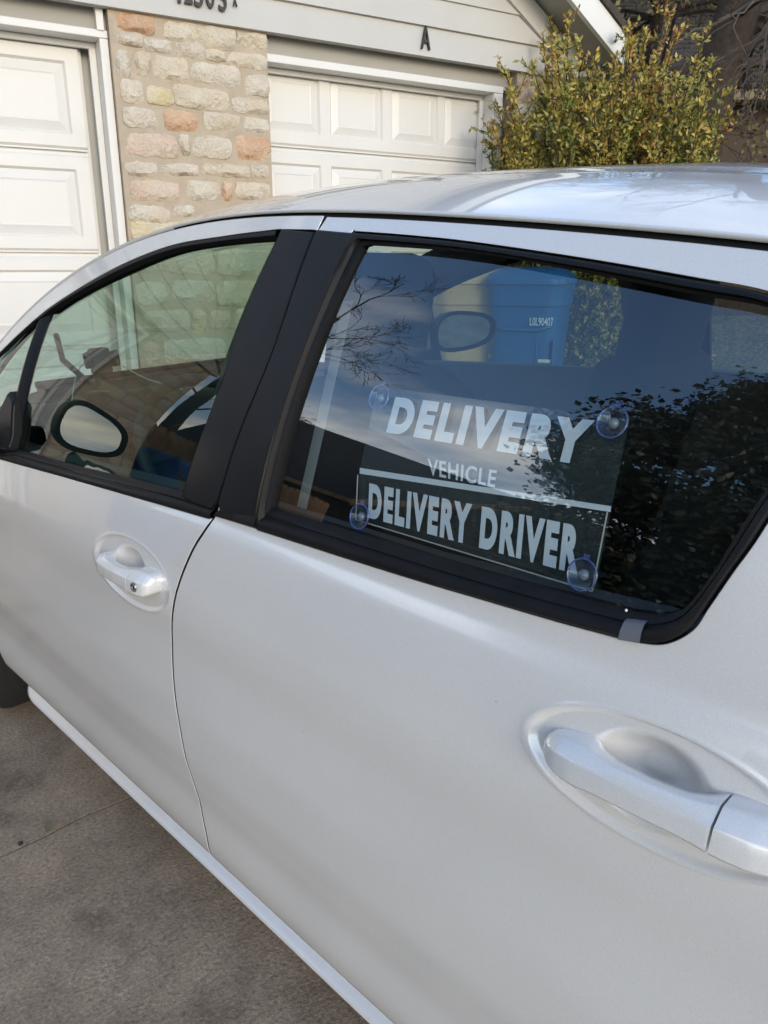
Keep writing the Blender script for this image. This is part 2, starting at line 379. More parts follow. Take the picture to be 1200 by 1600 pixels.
# ================================================================== GROUND
def fxy(s, n, z=0.): p = CAM+FN*n+FU*s; return (p[0], p[1], z)
def hgt(x, y):
    n = (x-CAM[0])*FN[0]+(y-CAM[1])*FN[1]; s = (x-CAM[0])*FU[0]+(y-CAM[1])*FU[1]
    a = np.clip((n-2.9)/1.6, 0, 1); a = a*a*(3-2*a)*.26
    b = np.clip((s-4.5)/3.4, 0, 1); b = b*b*(3-2*b)*.98
    return np.maximum(a, b)
def ground_mat():
    m, t = new_mat('concrete'); nn = t.nodes.new; ll = t.links.new
    o = nn('ShaderNodeOutputMaterial'); p = nn('ShaderNodeBsdfPrincipled'); ll(p.outputs[0], o.inputs[0]); p.inputs['Roughness'].default_value = .85
    tc = nn('ShaderNodeTexCoord'); co = tc.outputs['Object']
    def noise(s, d=4, r=.6):
        n = nn('ShaderNodeTexNoise'); n.inputs['Scale'].default_value = s; n.inputs['Detail'].default_value = d; n.inputs['Roughness'].default_value = r; ll(co, n.inputs[0]); return n.outputs[0]
    def ramp(f, pts):
        r = nn('ShaderNodeValToRGB'); e = r.color_ramp.elements
        while len(e) < len(pts): e.new(.5)
        for k, (q, c) in enumerate(pts): e[k].position = q; e[k].color = (*c, 1)
        ll(f, r.inputs[0]); return r.outputs[0]
    def mix(bt, fac_, a, b):
        x = nn('ShaderNodeMix'); x.data_type = 'RGBA'; x.blend_type = bt
        if isinstance(fac_, float): x.inputs[0].default_value = fac_
        else: ll(fac_, x.inputs[0])
        for i, v in ((6, a), (7, b)):
            if isinstance(v, tuple): x.inputs[i].default_value = (*v, 1)
            else: ll(v, x.inputs[i])
        return x.outputs[2]
    c = ramp(noise(1.4, 6, .62), [(.3, (.275, .210, .150)), (.5, (.40, .31, .225)), (.72, (.56, .445, .33))])
    c = mix('MULTIPLY', .7, c, ramp(noise(4.2, 6, .72), [(.33, (.40, .38, .36)), (.5, (.95, .94, .93)), (.68, (1.25, 1.22, 1.16))]))
    c = mix('MULTIPLY', .8, c, ramp(noise(105, 4, .8), [(.30, (.30, .29, .28)), (.46, (.85, .85, .85)), (.58, (1.1, 1.1, 1.08)), (.74, (1.9, 1.85, 1.75))]))
    vo = nn('ShaderNodeTexVoronoi'); vo.inputs['Scale'].default_value = 75; ll(co, vo.inputs[0])
    wn = nn('ShaderNodeTexWhiteNoise'); ll(vo.outputs['Position'], wn.inputs[0])
    def mt(op, a, b):
        x = nn('ShaderNodeMath'); x.operation = op
        for i, v in enumerate((a, b)):
            if isinstance(v, (int, float)): x.inputs[i].default_value = v
            else: ll(v, x.inputs[i])
        return x.outputs[0]
    peb = mt('MULTIPLY', mt('LESS_THAN', vo.outputs['Distance'], .0040*75*.55), mt('GREATER_THAN', wn.outputs[0], .90))
    c = mix('MIX', mt('MULTIPLY', peb, .3), c, (.52, .50, .46))
    ll(c, p.inputs['Base Color'])
    b = nn('ShaderNodeBump'); b.inputs['Strength'].default_value = .7; b.inputs['Distance'].default_value = .006
    ll(mt('ADD', noise(120, 4, .7), mt('MULTIPLY', noise(9, 3), .8)), b.inputs['Height']); ll(b.outputs[0], p.inputs['Normal'])
    return m
CONC = ground_mat()
LAWN = principled('dry_grass', (.30, .265, .165), .95, var=(1.2, .2, 5), speck=(26, .45), bump=(30, 1, .05), second=((.19, .20, .09), 2.2, .45, .7))
gx = np.unique(np.r_[np.linspace(-6, 22, 113), -260, -160, -90, -50, -25, -12, 30, 50, 90, 160, 260])
GX, GY = np.meshgrid(gx, gx); P = np.stack([GX, GY, hgt(GX, GY)-.004], -1)
tag(obj('ground', MB().grid(P), LAWN, smooth=True), kind='structure')
# concrete drive: two slabs with an open joint between them
def jl(x): return 1.72-.10*x        # joint line y(x) beside the car
def slab(name, lim):
    xs = np.linspace(-3.4, 4.6, 80); rows = []
    for f in np.linspace(0, 1, 50):
        y0, y1 = lim(xs); yy = y0+(y1-y0)*f; rows.append(np.stack([xs, yy, hgt(xs, yy)], -1))
    P = np.array(rows); mb = MB().grid(P)
    e = P[0] if name == 'a' else P[-1]
    lowp = e.copy(); lowp[:, 2] -= .03
    mb.grid(np.array([e, lowp])); return mb
wob = lambda x: .006*np.sin(x*9)+.004*np.sin(x*23+1)+.003*np.sin(x*51)
dw = tag(obj('driveway', slab('b', lambda x: (x*0-7, jl(x)-.0035+wob(x))), CONC, smooth=False), kind='structure')
dw2 = tag(obj('driveway', slab('a', lambda x: (jl(x)+.0035+wob(x), (4.65-(x-CAM[0])*FN[0])/FN[1])), CONC), kind='structure')

# ================================================================== CAR
car = thing('hatchback_car', 'silver hatchback car parked on the concrete drive with a delivery sign in its rear window', 'car')
SEAMPX = [(512, 330), (493, 362), (430, 540), (370, 690), (335, 805), (300, 860), (275, 925), (268, 985), (270, 1050), (278, 1120), (290, 1185), (308, 1240), (316, 1275), (324, 1315), (345, 1362)]
seam = spl(H(SEAMPX), 4)
seam_low = seam[16:]; seam_up = seam[:17]                  # below / above the belt
gut_px = [(1200, 371), (1025, 360), (850, 342), (675, 331), (512, 328), (410, 331), (335, 339), (260, 357), (190, 382), (143, 404), (87, 448), (0, 533)]
gut = np.array(H(gut_px))
gfit = np.polyfit(gut[:, 0], gut[:, 1], 5)
def gz(y):
    y = np.asarray(y, float); y0 = gut[:, 0].min(); y1 = gut[:, 0].max()
    d = np.polyder(gfit); yc = np.clip(y, y0, y1)
    lin = np.polyval(gfit, yc)+np.polyval(d, yc)*(y-yc)
    return lin-.10*np.maximum(y0-y, 0)**2
G1 = float(gut[:, 0].max())                                # front end of the measured gutter

# ---- window outlines on the side
fw_out = H([(433, 359), (347, 370), (260, 386), (173, 422), (87, 474), (43, 509), (0, 550)])         # black trim upper edge, front door
fw_in_top = H([(427, 376), (347, 382), (260, 398), (173, 434), (108, 468), (72, 492)])
fw_bar_r = H([(72, 492), (32, 628), (17, 702)])
fw_bot = H([(17, 702), (113, 729), (200, 750), (281, 772)])
fw_right = H([(281, 772), (338, 600), (385, 475), (427, 376)])
fmould_bot = H([(0, 716), (90, 741), (170, 763), (250, 787), (331, 809)])
rw_in = H([(563, 383), (733, 396), (908, 427), (1083, 462), (1200, 483)])
rear_top_in = (.20, 1.295)
rl = H([(563, 383), (497, 525), (450, 660), (418, 795)])
rb = H([(418, 795), (540, 833), (700, 884), (808, 915), (900, 939), (985, 962)])
rr = H([(985, 962), (1030, 966), (1062, 955), (1100, 910), (1133, 857), (1165, 806), (1200, 752)])
def rounded(P, k): return P
ro_top = H([(552, 364), (640, 371), (733, 381), (908, 407), (1083, 438), (1200, 461)])
ro_left = H([(552, 364), (543, 378), (480, 530), (432, 672), (402, 800)])
ro_bot = H([(402, 826), (487, 853), (540, 870), (650, 904), (766, 938), (880, 971), (980, 997)])
ro_r = H([(980, 997), (1033, 1003), (1077, 983), (1103, 947), (1140, 893), (1173, 848), (1200, 806)])
def rear_inner():
    t = rw_in; y, z = t[-1]; top_end = (.215, z-.028)
    return np.vstack([spl(list(reversed(rl)), 6)[:-1], spl(list(t)+[(.225, z-.022)], 6), spl([(.222, z-.026), (.212, z-.045), (.214, z-.08)]+list(reversed(rr)), 6)[1:], spl(list(reversed(rb)), 6)[1:-1]])
def rear_outer():
    t = ro_top; y, z = t[-1]
    low = list(reversed(ro_left))
    return np.vstack([spl([H([(402, 826)])[0]]+low, 6)[:-1], spl(list(t)+[(.205, z-.024)], 6), spl([(.192, z-.032), (.183, z-.055), (.190, z-.10)]+list(reversed(ro_r)), 6)[1:], spl(list(reversed(ro_bot)), 6)[1:-1]])
RIN, ROUT = rear_inner(), rear_outer()

# ---- handles
def handle_disp(yc, zc, a, b, yb, zb, ba, bb):
    ss = lambda t: np.clip(t, 0, 1)**2*(3-2*np.clip(t, 0, 1))
    def f(Y, Z):
        e = np.sqrt(((Y-yc)/a)**2+((Z-zc)/b)**2); d = (1-e)*b
        r = .0050*ss((d+.0005)/.0048)-.0011*np.exp(-((d+.0022)/.0022)**2)
        eb = np.sqrt(((Y-yb)/ba)**2+((Z-zb)/bb)**2)
        return r+.030*(1-ss((eb-.25)/.75))
    return f
def handle_pts(yc, zc, a, b):
    p = []
    for s in np.arange(.03, 1.13, .02 if True else .05):
        n = int(2*math.pi*a*s/.0035)+4
        th = np.linspace(0, 2*math.pi, n, endpoint=False)+s*7; p.append(np.c_[yc+a*s*np.cos(th), zc+b*s*np.sin(th)])
    p = np.concatenate(p); return p, (lambda g: (((g[:, 0]-yc)/a)**2+((g[:, 1]-zc)/b)**2) > 1.15**2)
RH = (.2535, .886, .138, .0555); FH = (1.254, .8225, .140, .0605)
Rdisp = handle_disp(*RH, .2615, .887, .066, .047); Fdisp = handle_disp(*FH, 1.262, .823, .066, .049)

HPROF = [(-.80, 1.0), (-.3, 1.03), (.22, 1.02), (.32, 1.0), (.40, .95), (.70, .66), (.92, .44), (.98, .34), (1, .18), (1, -.4), (.98, -.9), (.9, -1), (0, -1), (-.9, -1), (-.98, -.9), (-1, -.2), (-1, .55), (-.98, .80), (-.92, .94)]
def bar_loft(yc, zc, u0, u1, side, L_=.212, tilt=.03):
    """grip of a door handle between stations u0..u1 (front to rear)"""
    U = np.array([0, .015, .05, .10, .17, .22, .27, .35, .5, .62, .70, .75, .80, .88, .95, .985, 1.0])
    HV = np.array([.003, .0085, .0135, .0165, .0185, .0185, .0165, .0155, .0155, .016, .0175, .0195, .0205, .0205, .019, .0155, .010])
    NO = np.array([.003, .010, .018, .024, .028, .029, .030, .0315, .033, .033, .033, .033, .0325, .031, .027, .022, .016])
    NI = np.array([-.010, -.010, -.010, -.010, -.010, -.006, .004, .011, .014, .012, .004, -.008, -.010, -.010, -.010, -.010, -.010])
    uf = np.linspace(0, 1, 241); kk = np.hanning(17); kk /= kk.sum()
    def sm(a):
        f = np.interp(uf, U, a); g = np.convolve(np.pad(f, 8, 'edge'), kk, 'valid'); q_ = np.clip(np.minimum(uf, 1-uf)/.05, 0, 1); return f*(1-q_)+g*q_
    HV, NO, NI = sm(HV), sm(NO), sm(NI); U = uf
    us = np.linspace(u0, u1, 70); rows = []
    if u1 < 1: us = np.r_[us, u1]
    for k, u in enumerate(us):
        hv = np.interp(u, U, HV); no = np.interp(u, U, NO); ni = np.interp(u, U, NI)
        cy = yc+L_*(.5-u); cz = zc+.0035+tilt*L_*(u-.5)
        q = []
        for v, n_ in HPROF:
            vv = v*hv; nn_ = (no+ni)/2+n_*(no-ni)/2
            x = float(S(cy, cz+vv))-nn_
            q.append((W-x if side else x, cy, cz+vv))
        rows.append(q)
    P = np.array(rows); P = np.concatenate([P, P[:, :1]], 1); mb = MB().grid(P); n = len(HPROF)+1
    for r_, fl in ((0, False), (len(rows)-1, True)):
        idx = [r_*n+i for i in range(n-1)]; mb.f.append(tuple(idx if fl else idx[::-1]))
    return mb

def side_of_car(side):
    nm = {0: 'left', 1: 'right'}[side]
    hi = side == 0
    st = .011 if hi else .035
    # ---------- front door: lower skin, upper frame as one pressed sheet with the window cut out
    bot_z = .270
    fr_seam = spl([(2.10, .915), (2.17, .80), (2.21, .62), (2.20, .45), (2.16, .36), (2.10, bot_z+.008)], 6)
    low = [tuple(p) for p in seam_low if p[1] > bot_z]
    yb = low[-1][0]
    top = list(smooth_fit(fmould_bot, 2)); y_end = top[-1]
    out_f = [tuple(p) for p in fr_seam]+[(1.6, bot_z), (yb, bot_z)]+low[::-1][:-1]
    out_f = out_f+[(seam_low[0][0]+.001, top[-1][1])]+[tuple(p) for p in top[::-1]][1:]
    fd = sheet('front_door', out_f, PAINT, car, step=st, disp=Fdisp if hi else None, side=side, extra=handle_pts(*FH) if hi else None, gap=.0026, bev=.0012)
    # upper frame (silver) between gutter and black trim
    ys = np.linspace(seam[0][0]+.012, 2.2, 30); ub = np.array([[y, float(gz(y))-.0085] for y in ys])
    fo = spl(fw_out, 6); fo_end = fo[-1]
    sl = H([(495, 362)])[0]
    uo = np.vstack([ub, spl(fw_out, 6)[::-1], [sl]])
    uo = np.vstack([ub[:1]*0+np.array([[seam[0][0]+.004, float(gz(seam[0][0]))-.0095]]), ub, spl(fw_out, 6)[::-1], [[sl[0]+.001, sl[1]+.002]]])
    sheet('window_frame', uo, PAINT, fd, step=.02, side=side, gap=.0005)
    # black trim round the front window
    n_ = 60
    A = np.vstack([spl(fw_out[:], 8)]); B = spl(fw_in_top, 8)
    ring('window_seal', A[:len(A)*5//6], B, [(0, .004), (.06, -.001), (.5, -.001), (.62, .005), (1, .016), (1.04, .03)], RUBBER, fd, side, closed=False)
    # quarter-light bar
    bl = H([(58, 500), (22, 622), (6, 694)])
    ring('window_divider', spl(bl, 8), spl(fw_bar_r, 8), [(0, .016), (.0, .004), (.3, .001), (.5, .008), (.6, .006), (1, .018)], BLACK, fd, side, closed=False, n=40)
    # front black pillar cover
    pc = np.vstack([[H([(440, 357.5)])[0]], H([(347, 598), (284, 777)]), H([(330, 797)]), [tuple(p+np.array([.0025, 0])) for p in seam_up[::-1] if p[1] > hit(331, 800)[2]+.004 and p[1] < hit(495, 358)[2]]])
    sheet('pillar_cover', pc, BLACK, fd, step=.03, off=-.001, side=side, gap=.0008)
    ring('window_seal', spl(H([(440, 362), (347, 598), (284, 777)]), 8), spl([fw_right[-1]]+fw_right[::-1][1:], 8), [(0, .002), (.3, .001), (.6, .006), (1, .018)], RUBBER, fd, side, closed=False, n=60)
    # belt moulding
    bt = spl(fw_bot+[H([(336, 789)])[0]], 8); bt = np.vstack([[(bt[0][0]+.12, bt[0][1]-.035)], bt])
    bb = smooth_fit(fmould_bot, 2); bb = np.vstack([[(bb[0][0]+.05, bb[0][1]-.012)], bb])
    ring('belt_moulding', bb, bt, [(0, .008), (.0, -.002), (.15, -.005), (.40, -.006), (.55, -.003), (.58, .001), (.72, .000), (.95, .006), (1, .02)], RUBBER, fd, side, closed=False, n=80)
    # panes
    gl = np.vstack([spl(fw_in_top, 4), spl(fw_bar_r, 4)[1:], spl(fw_bot, 4)[1:], spl(fw_right, 4)[1:-1]])
    gl = gl if area(gl) > 0 else gl[::-1]
    sheet('window_pane', inset(gl, -.012)[0], GLASS_F, fd, off=.014, step=.05, side=side, gap=0, bev=0)
    ql = np.array(H([(50, 512), (20, 628), (4, 700)])+[(2.12, .895), (2.165, 1.02), (2.12, 1.09), (2.02, 1.19)])
    if area(ql) < 0: ql = ql[::-1]
    sheet('quarter_pane', inset(ql, -.01)[0], GLASS_F, fd, off=.012, step=.06, side=side, gap=0, bev=0)
    # ---------- rear door
    rear_edge = [(.37, bot_z), (.315, .38), (.24, .50), (.15, .595), (.06, .655), (.015, .78), (.015, .95), (.02, 1.10), (.05, 1.25)]
    low2 = [tuple(p) for p in seam_low if p[1] > bot_z]
    topy = np.linspace(.06, seam[0][0]-.004, 34)
    gtop = [(y, float(gz(y))-.0085) for y in topy]
    up2 = [tuple(p-np.array([.004, 0])) for p in seam_up if p[1] < gtop[-1][1]-.01]
    out_r = low2[::-1]+[(low2[-1][0], bot_z)][:0]
    out_r = [(low2[-1][0], bot_z)]+rear_edge+gtop+[tuple(p-np.array([.0012, 0])) for p in seam_up if p[1] < gtop[-1][1]-.008]+low2[1:]
    # black pillar zone is cut out too: hole = outer seal loop joined with the pillar cover
    gapx = [tuple(p) for p in seam_up if hit(400, 818)[2] < p[1] < hit(497, 363)[2]]
    hole = np.vstack([ROUT])
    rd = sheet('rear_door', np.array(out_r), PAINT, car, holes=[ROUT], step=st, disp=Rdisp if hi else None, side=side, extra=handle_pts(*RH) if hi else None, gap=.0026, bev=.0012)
    pc2 = np.vstack([H([(499, 359), (556, 364), (548, 379), (482, 530), (434, 672), (404, 800)]), H([(404, 825), (345, 806)]), [tuple(p-np.array([.0025, 0])) for p in seam_up[::-1] if hit(345, 802)[2] < p[1] < hit(497, 361)[2]]])
    sheet('pillar_cover', pc2, BLACK, rd, step=.03, off=-.0035, side=side, gap=.0004)
    ring('window_seal', ROUT, RIN, [(0, .006), (0, -.003), (.12, -.006), (.42, -.006), (.52, -.002), (.60, .003), (.66, .002), (.95, .006), (1, .02)], RUBBER, rd, side)
    sheet('window_pane', inset(RIN if area(RIN) > 0 else RIN[::-1], -.010)[0], GLASS_R, rd, off=.013, step=.05, side=side, gap=0, bev=0)
    # belt strip forward of the seal, under the rear pillar cover
    s0 = H([(338, 806), (404, 826)]); s1 = H([(344, 797), (404, 806)])
    ring('belt_moulding', np.array(s0), np.array(s1), [(0, .006), (0, -.003), (.2, -.007), (.8, -.007), (1, -.002), (1, .006)], RUBBER, rd, side, closed=False, n=12)
    # ---------- sill, fender, quarter
    zz = np.array([.16, .19, .205, .214, .220, .225, .229, .233, .237, .241, .246, .252, .258, .264, .270, .28, .29]); yy = np.linspace(.33, 2.10, 90)
    Y, Z = np.meshgrid(yy, zz); P = shell(Y, Z, 0, None, side); P[-2:, :, 0] += -.03 if side else .03
    P[:, -8:, 0] += np.linspace(0, 1, 8)**2*(-.045 if side else .045)
    obj('side_sill', MB().grid(P), PAINT, car, smooth=True, fix=True)
    AX, AZ_, AR = 2.47, .30, .345
    th = np.linspace(0, math.pi, 40); arch = [(AX-AR*math.cos(t), AZ_+AR*math.sin(t)) for t in th]      # rear to front
    fen = [tuple(p) for p in fr_seam[::-1]]+[(2.30, .975), (2.6, .97), (2.9, .90), (3.12, .80), (3.14, .60), (3.12, .45), (2.92, .36)]+arch[::-1][2:-1]+[(2.115, .272)]
    fen = np.array(fen); fen[0] = (2.103, .29)
    sheet('front_fender', fen, PAINT, car, step=.04, side=side, gap=.0016)
    RX = -.06
    th = np.linspace(0, math.pi, 40); arch2 = [(RX+.33*math.cos(t), AZ_+.33*math.sin(t)) for t in th]
    qp = [tuple(p) for p in rear_edge[1:]][::1]
    gq = [(y, float(gz(y))-.007) for y in np.linspace(.05, -.45, 10)]
    quarter = [(x, z) for x, z in rear_edge[1:]]+gq+[(-.60, 1.15), (-.66, .95), (-.68, .7), (-.66, .5), (-.60, .36), (-.40, .33)]+arch2[::-1][1:-2]
    sheet('rear_quarter_panel', np.array(quarter), PAINT, car, step=.05, side=side, gap=.0016)
    # dark backing behind the shut lines (a tub that closes the body)
    for a, b, z0, z1 in ((-.6, 2.2, .18, .90),):
        Y, Z = np.meshgrid(np.linspace(a, b, 20), np.linspace(z0, z1, 12)); obj('door_lining', MB().grid(shell(Y, Z, .085, None, side)), LINING, car, smooth=True)
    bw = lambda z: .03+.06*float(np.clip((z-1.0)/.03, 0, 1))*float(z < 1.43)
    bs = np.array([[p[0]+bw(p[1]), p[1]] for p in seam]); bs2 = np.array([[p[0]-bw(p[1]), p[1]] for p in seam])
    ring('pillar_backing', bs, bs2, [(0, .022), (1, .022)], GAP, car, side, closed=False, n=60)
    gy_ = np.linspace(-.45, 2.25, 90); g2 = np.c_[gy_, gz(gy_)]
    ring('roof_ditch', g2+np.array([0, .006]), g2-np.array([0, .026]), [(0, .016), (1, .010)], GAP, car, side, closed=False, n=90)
    # inner pillar and roof rail linings
    ring('pillar_lining', np.array([[1.14, 1.0], [1.13, 1.2], [1.12, 1.40]]), np.array([[.93, 1.0], [.92, 1.2], [.92, 1.39]]), [(0, .03), (.5, .05), (1, .03)], LINING, car, side, closed=False, n=12)
    ring('roof_lining', np.c_[gy_, gz(gy_)], np.c_[gy_, gz(gy_)-.045], [(0, .055), (1, .035)], LINING, car, side, closed=False, n=60)
    ring('pillar_lining', np.array([[.19, 1.0], [.17, 1.15], [.16, 1.30]]), np.array([[-.3, 1.0], [-.35, 1.15], [-.35, 1.30]]), [(0, .03), (.5, .05), (1, .03)], LINING, car, side, closed=False, n=12)
    gyf = np.linspace(1.5, 2.25, 30)
    ring('pillar_lining', np.c_[gyf, gz(gyf)-.002], np.c_[gyf-.02, gz(gyf)-.05], [(0, .05), (1, .03)], LINING, car, side, closed=False, n=30)
    # door cards: shelf below the glass
    dz_ = .09 if side else 0.
    ring('door_card', np.array([[2.15, .93+dz_], [1.6, .955+dz_], [1.03, .985+dz_]]), np.array([[2.1, .60], [1.6, .60], [1.04, .62]]), [(0, .022), (0, .075), (.3, .10), (1, .10)], LINING, car, side, closed=False, n=24)
    ring('door_card', np.array([[1.0, .995+dz_], [.6, 1.0+dz_], [.25, 1.02+dz_]]), np.array([[1.0, .62], [.6, .62], [.2, .64]]), [(0, .022), (0, .075), (.3, .10), (1, .10)], LINING, car, side, closed=False, n=24)
    return fd, rd

fdL, rdL = side_of_car(0)
fdR, rdR = side_of_car(1)
for par, (yc, zc, *_), key in ((fdL, FH, True), (rdL, RH, False)):
    obj('door_handle', bar_loft(yc if key else yc-.0065, zc, 0, .742, 0, .212 if key else .245), PAINT, par, angle=80, fix=True)
    obj('handle_cap', bar_loft(yc if key else yc-.0065, zc, .752, 1, 0, .212 if key else .245), PAINT, par, angle=80, fix=True)
    if key:
        cy, cz = yc-.212*.37, zc+.0035
        x0 = float(S(cy, cz))-.0322
        Mk = Matrix.Translation((x0, cy, cz)) @ Matrix.Rotation(-math.pi/2, 4, 'Y')
        obj('keyhole', MB().lathe([(.0, -.004), (.0045, -.004), (.0048, .0015), (.0075, .0022), (.0085, -.001)], 24, Mk), METAL, par, smooth=True)
        obj('key_slot', MB().box((x0-.0012, cy-.0008, cz-.0035), (x0+.004, cy+.0008, cz+.0035)), GAP, par)
# small grey clip on the rear seal
ring('seal_clip', np.array(H([(971, 996), (1005, 1001.5)])), np.array(H([(978, 968), (1010, 972)])), [(-.06, .004), (-.05, -.004), (.02, -.0075), (.55, -.0075), (.9, -.004), (1.0, -.001), (1.0, .006)], CLIP, rdL, 0, closed=False, n=6)
yz = np.array(H([(976, 955)])[0]); nv_ = Vector(shell_n(yz[:1], yz[1:])[0])
obj('paint_spot', MB().lathe([(0, .0006), (.0011, .0005), (.0015, 0)], 12, Matrix.Translation(Vector(shell(yz[0], yz[1], .003))) @ nv_.to_track_quat('Z', 'Y').to_matrix().to_4x4()), VINYL, rdL, smooth=True)

# ---- roof, windscreen, front and rear
def crown(y): return np.interp(y, [-.6, 0, .5, 1.0, 1.5, 1.9, 2.3], [.065, .095, .105, .090, .080, .075, .06])
def roofP(y, t, drop=0.):
    y = np.asarray(y, float); t = np.asarray(t, float); zg = gz(y); xg = S(y, zg)
    q = np.abs(2*t-1); x = xg+(W-2*xg)*t
    bow = np.interp(y, [-.7, -.2, 1.2, 1.6, 2.3], [-.10, 0, 0, .10, .24])
    z = zg+crown(y)*(1-q**2.5)-drop
    ditch = -(.0035*np.exp(-((q-.66)/.012)**2)+.003*np.exp(-((q-.58)/.012)**2))*np.clip((1.25-y)/.2, 0, 1)
    return np.stack([x, y+bow*(1-q**2), z+ditch], -1)
tt = np.r_[np.linspace(0, .12, 22), np.linspace(.13, .87, 46), np.linspace(.88, 1, 22)]
YW = 1.45
Y, T = np.meshgrid(np.linspace(-.45, YW, 90), tt, indexing='ij'); P = roofP(Y, T)
edge = P[:, :1].copy(); edge[..., 2] -= .004; edge[..., 0] += .004; edge2 = P[:, -1:].copy(); edge2[..., 2] -= .004; edge2[..., 0] -= .004
P = np.concatenate([edge, P, edge2], 1)
roof = obj('roof', MB().grid(P), PAINT, car, smooth=True, fix=True)
TA = .075
for sd_ in (0, 1):
    t2 = np.linspace(0, TA, 12); t2 = 1-t2[::-1] if sd_ else t2
    Y, T = np.meshgrid(np.linspace(YW, 2.34, 60), t2, indexing='ij'); P = roofP(Y, T); e = P[:, (-1 if sd_ else 0)][:, None].copy(); e[..., 2] -= .006; e[..., 0] += -.004 if sd_ else .004
    P = np.concatenate([P, e], 1) if sd_ else np.concatenate([e, P], 1)
    obj('windscreen_pillar', MB().grid(P), PAINT, car, smooth=True, fix=True)
Y, T = np.meshgrid(np.linspace(YW, 2.34, 30), np.linspace(TA, 1-TA, 30), indexing='ij')
ws = obj('windscreen', MB().grid(roofP(Y, T, .006)), GLASS_W, car, smooth=True)
Y, T = np.meshgrid(np.linspace(-.42, YW-.02, 30), np.linspace(.03, .97, 20), indexing='ij')
obj('headliner', MB().grid(roofP(Y, T, .03)), LINING, car, smooth=True)
# bonnet
def loft_between(fz, fx, ys, ts, bowf):
    Y, T = np.meshgrid(ys, ts, indexing='ij'); q = 2*T-1
    X = W/2+q*fx(Y); return np.stack([X, Y+bowf(Y)*(1-q**2), fz(Y)-.05*np.abs(q)**3], -1)
hoodP = loft_between(lambda y: np.interp(y, [2.25, 2.5, 2.8, 3.0, 3.12], [1.03, .99, .92, .84, .76]), lambda y: np.interp(y, [2.25, 2.8, 3.12], [.70, .70, .62]), np.linspace(2.28, 3.12, 30), np.linspace(0, 1, 30), lambda y: np.interp(y, [2.28, 3.12], [.20, .20]))
obj('bonnet', MB().grid(hoodP), PAINT, car, smooth=True, fix=True)
fb = loft_between(lambda y: y*0+0, lambda y: y*0+.7, np.linspace(0, 1, 16), np.linspace(0, 1, 30), lambda y: y*0)
Yb, Tb = np.meshgrid(np.linspace(.20, .78, 16), np.linspace(0, 1, 30), indexing='ij'); qb = 2*Tb-1
bx = np.stack([W/2+qb*(.76-.10*((Yb-.45)/.4)**2), 3.13+.22*(1-np.abs(qb)**2.6)-.25*((Yb-.45)/.45)**2*.3, Yb], -1)
obj('front_bumper', MB().grid(bx), PAINT, car, smooth=True, fix=True)
bx2 = np.stack([W/2+qb*(.76-.08*((Yb-.45)/.4)**2), -.66-.14*(1-np.abs(qb)**2.6), Yb], -1)
obj('rear_bumper', MB().grid(bx2), PAINT, car, smooth=True, fix=True)
Yb, Tb = np.meshgrid(np.linspace(.76, 1.40, 16), np.linspace(0, 1, 20), indexing='ij'); qb = 2*Tb-1
hx = np.stack([W/2+qb*np.interp(Yb, [.76, 1.0, 1.4], [.78, .74, .56]), np.interp(Yb, [.76, 1.0, 1.4], [-.78, -.72, -.50])+.06*qb**2, Yb], -1)
k_ = 6
obj('tailgate', MB().grid(hx[:k_+1]), PAINT, car, smooth=True, fix=True); obj('rear_screen', MB().grid(hx[k_:]), GLASS_R, car, smooth=True)
for sd_ in (0, 1):
    sx_ = lambda x: W-x if sd_ else x
    obj('headlight', MB().add([(sx_(.06), 2.86, .80), (sx_(.10), 3.12, .74), (sx_(.36), 3.26, .72), (sx_(.34), 3.22, .60), (sx_(.08), 3.10, .58), (sx_(.05), 2.95, .66)], [(0, 1, 4, 5), (1, 2, 3, 4)]), CHROME, car, fix=True)
    obj('tail_light', MB().add([(sx_(.09), -.60, 1.08), (sx_(.20), -.70, 1.08), (sx_(.24), -.74, .78), (sx_(.08), -.68, .78)], [(0, 1, 2, 3)]), principled('red_lens', (.35, .01, .01), .15), car, fix=True)
    for ay in (2.47, -.06):
        Mw = Matrix.Translation((sx_(.055), ay, .30)) @ Matrix.Rotation(math.pi/2 if not sd_ else -math.pi/2, 4, 'Y')
        wl = thing('wheel', None, None); wl.parent = car
        obj('tyre', MB().lathe([(.20, .0), (.22, -.005), (.275, -.004), (.293, .012), (.30, .03), (.30, .16), (.29, .185), (.2, .19)], 48, Mw), TYRE, wl, smooth=True)
        rm = MB().lathe([(.0, .02), (.05, .015), (.055, .035), (.19, .03), (.20, .005), (.205, .0)], 48, Mw)
        obj('rim', rm, ALLOY, wl, smooth=True)
    # inner wheel housing
    for ay in (2.47, -.06):
        Mh = Matrix.Translation((sx_(.07), ay, .30)) @ Matrix.Rotation(math.pi/2 if not sd_ else -math.pi/2, 4, 'Y')
        obj('wheel_housing', half_lathe([(.345, .02), (.36, .25), (.0, .25)], 24, Mh), GAP, car, smooth=True)
obj('underbody', MB().box((.10, -.6, .17), (W-.10, 2.05, .22)), GAP, car)
obj('floor_carpet', MB().box((.12, -.5, .26), (W-.12, 2.2, .30)), CLOTH, car)
obj('load_cover', MB().box((.16, -.6, .86), (W-.16, -.12, .90)), LINING, car)

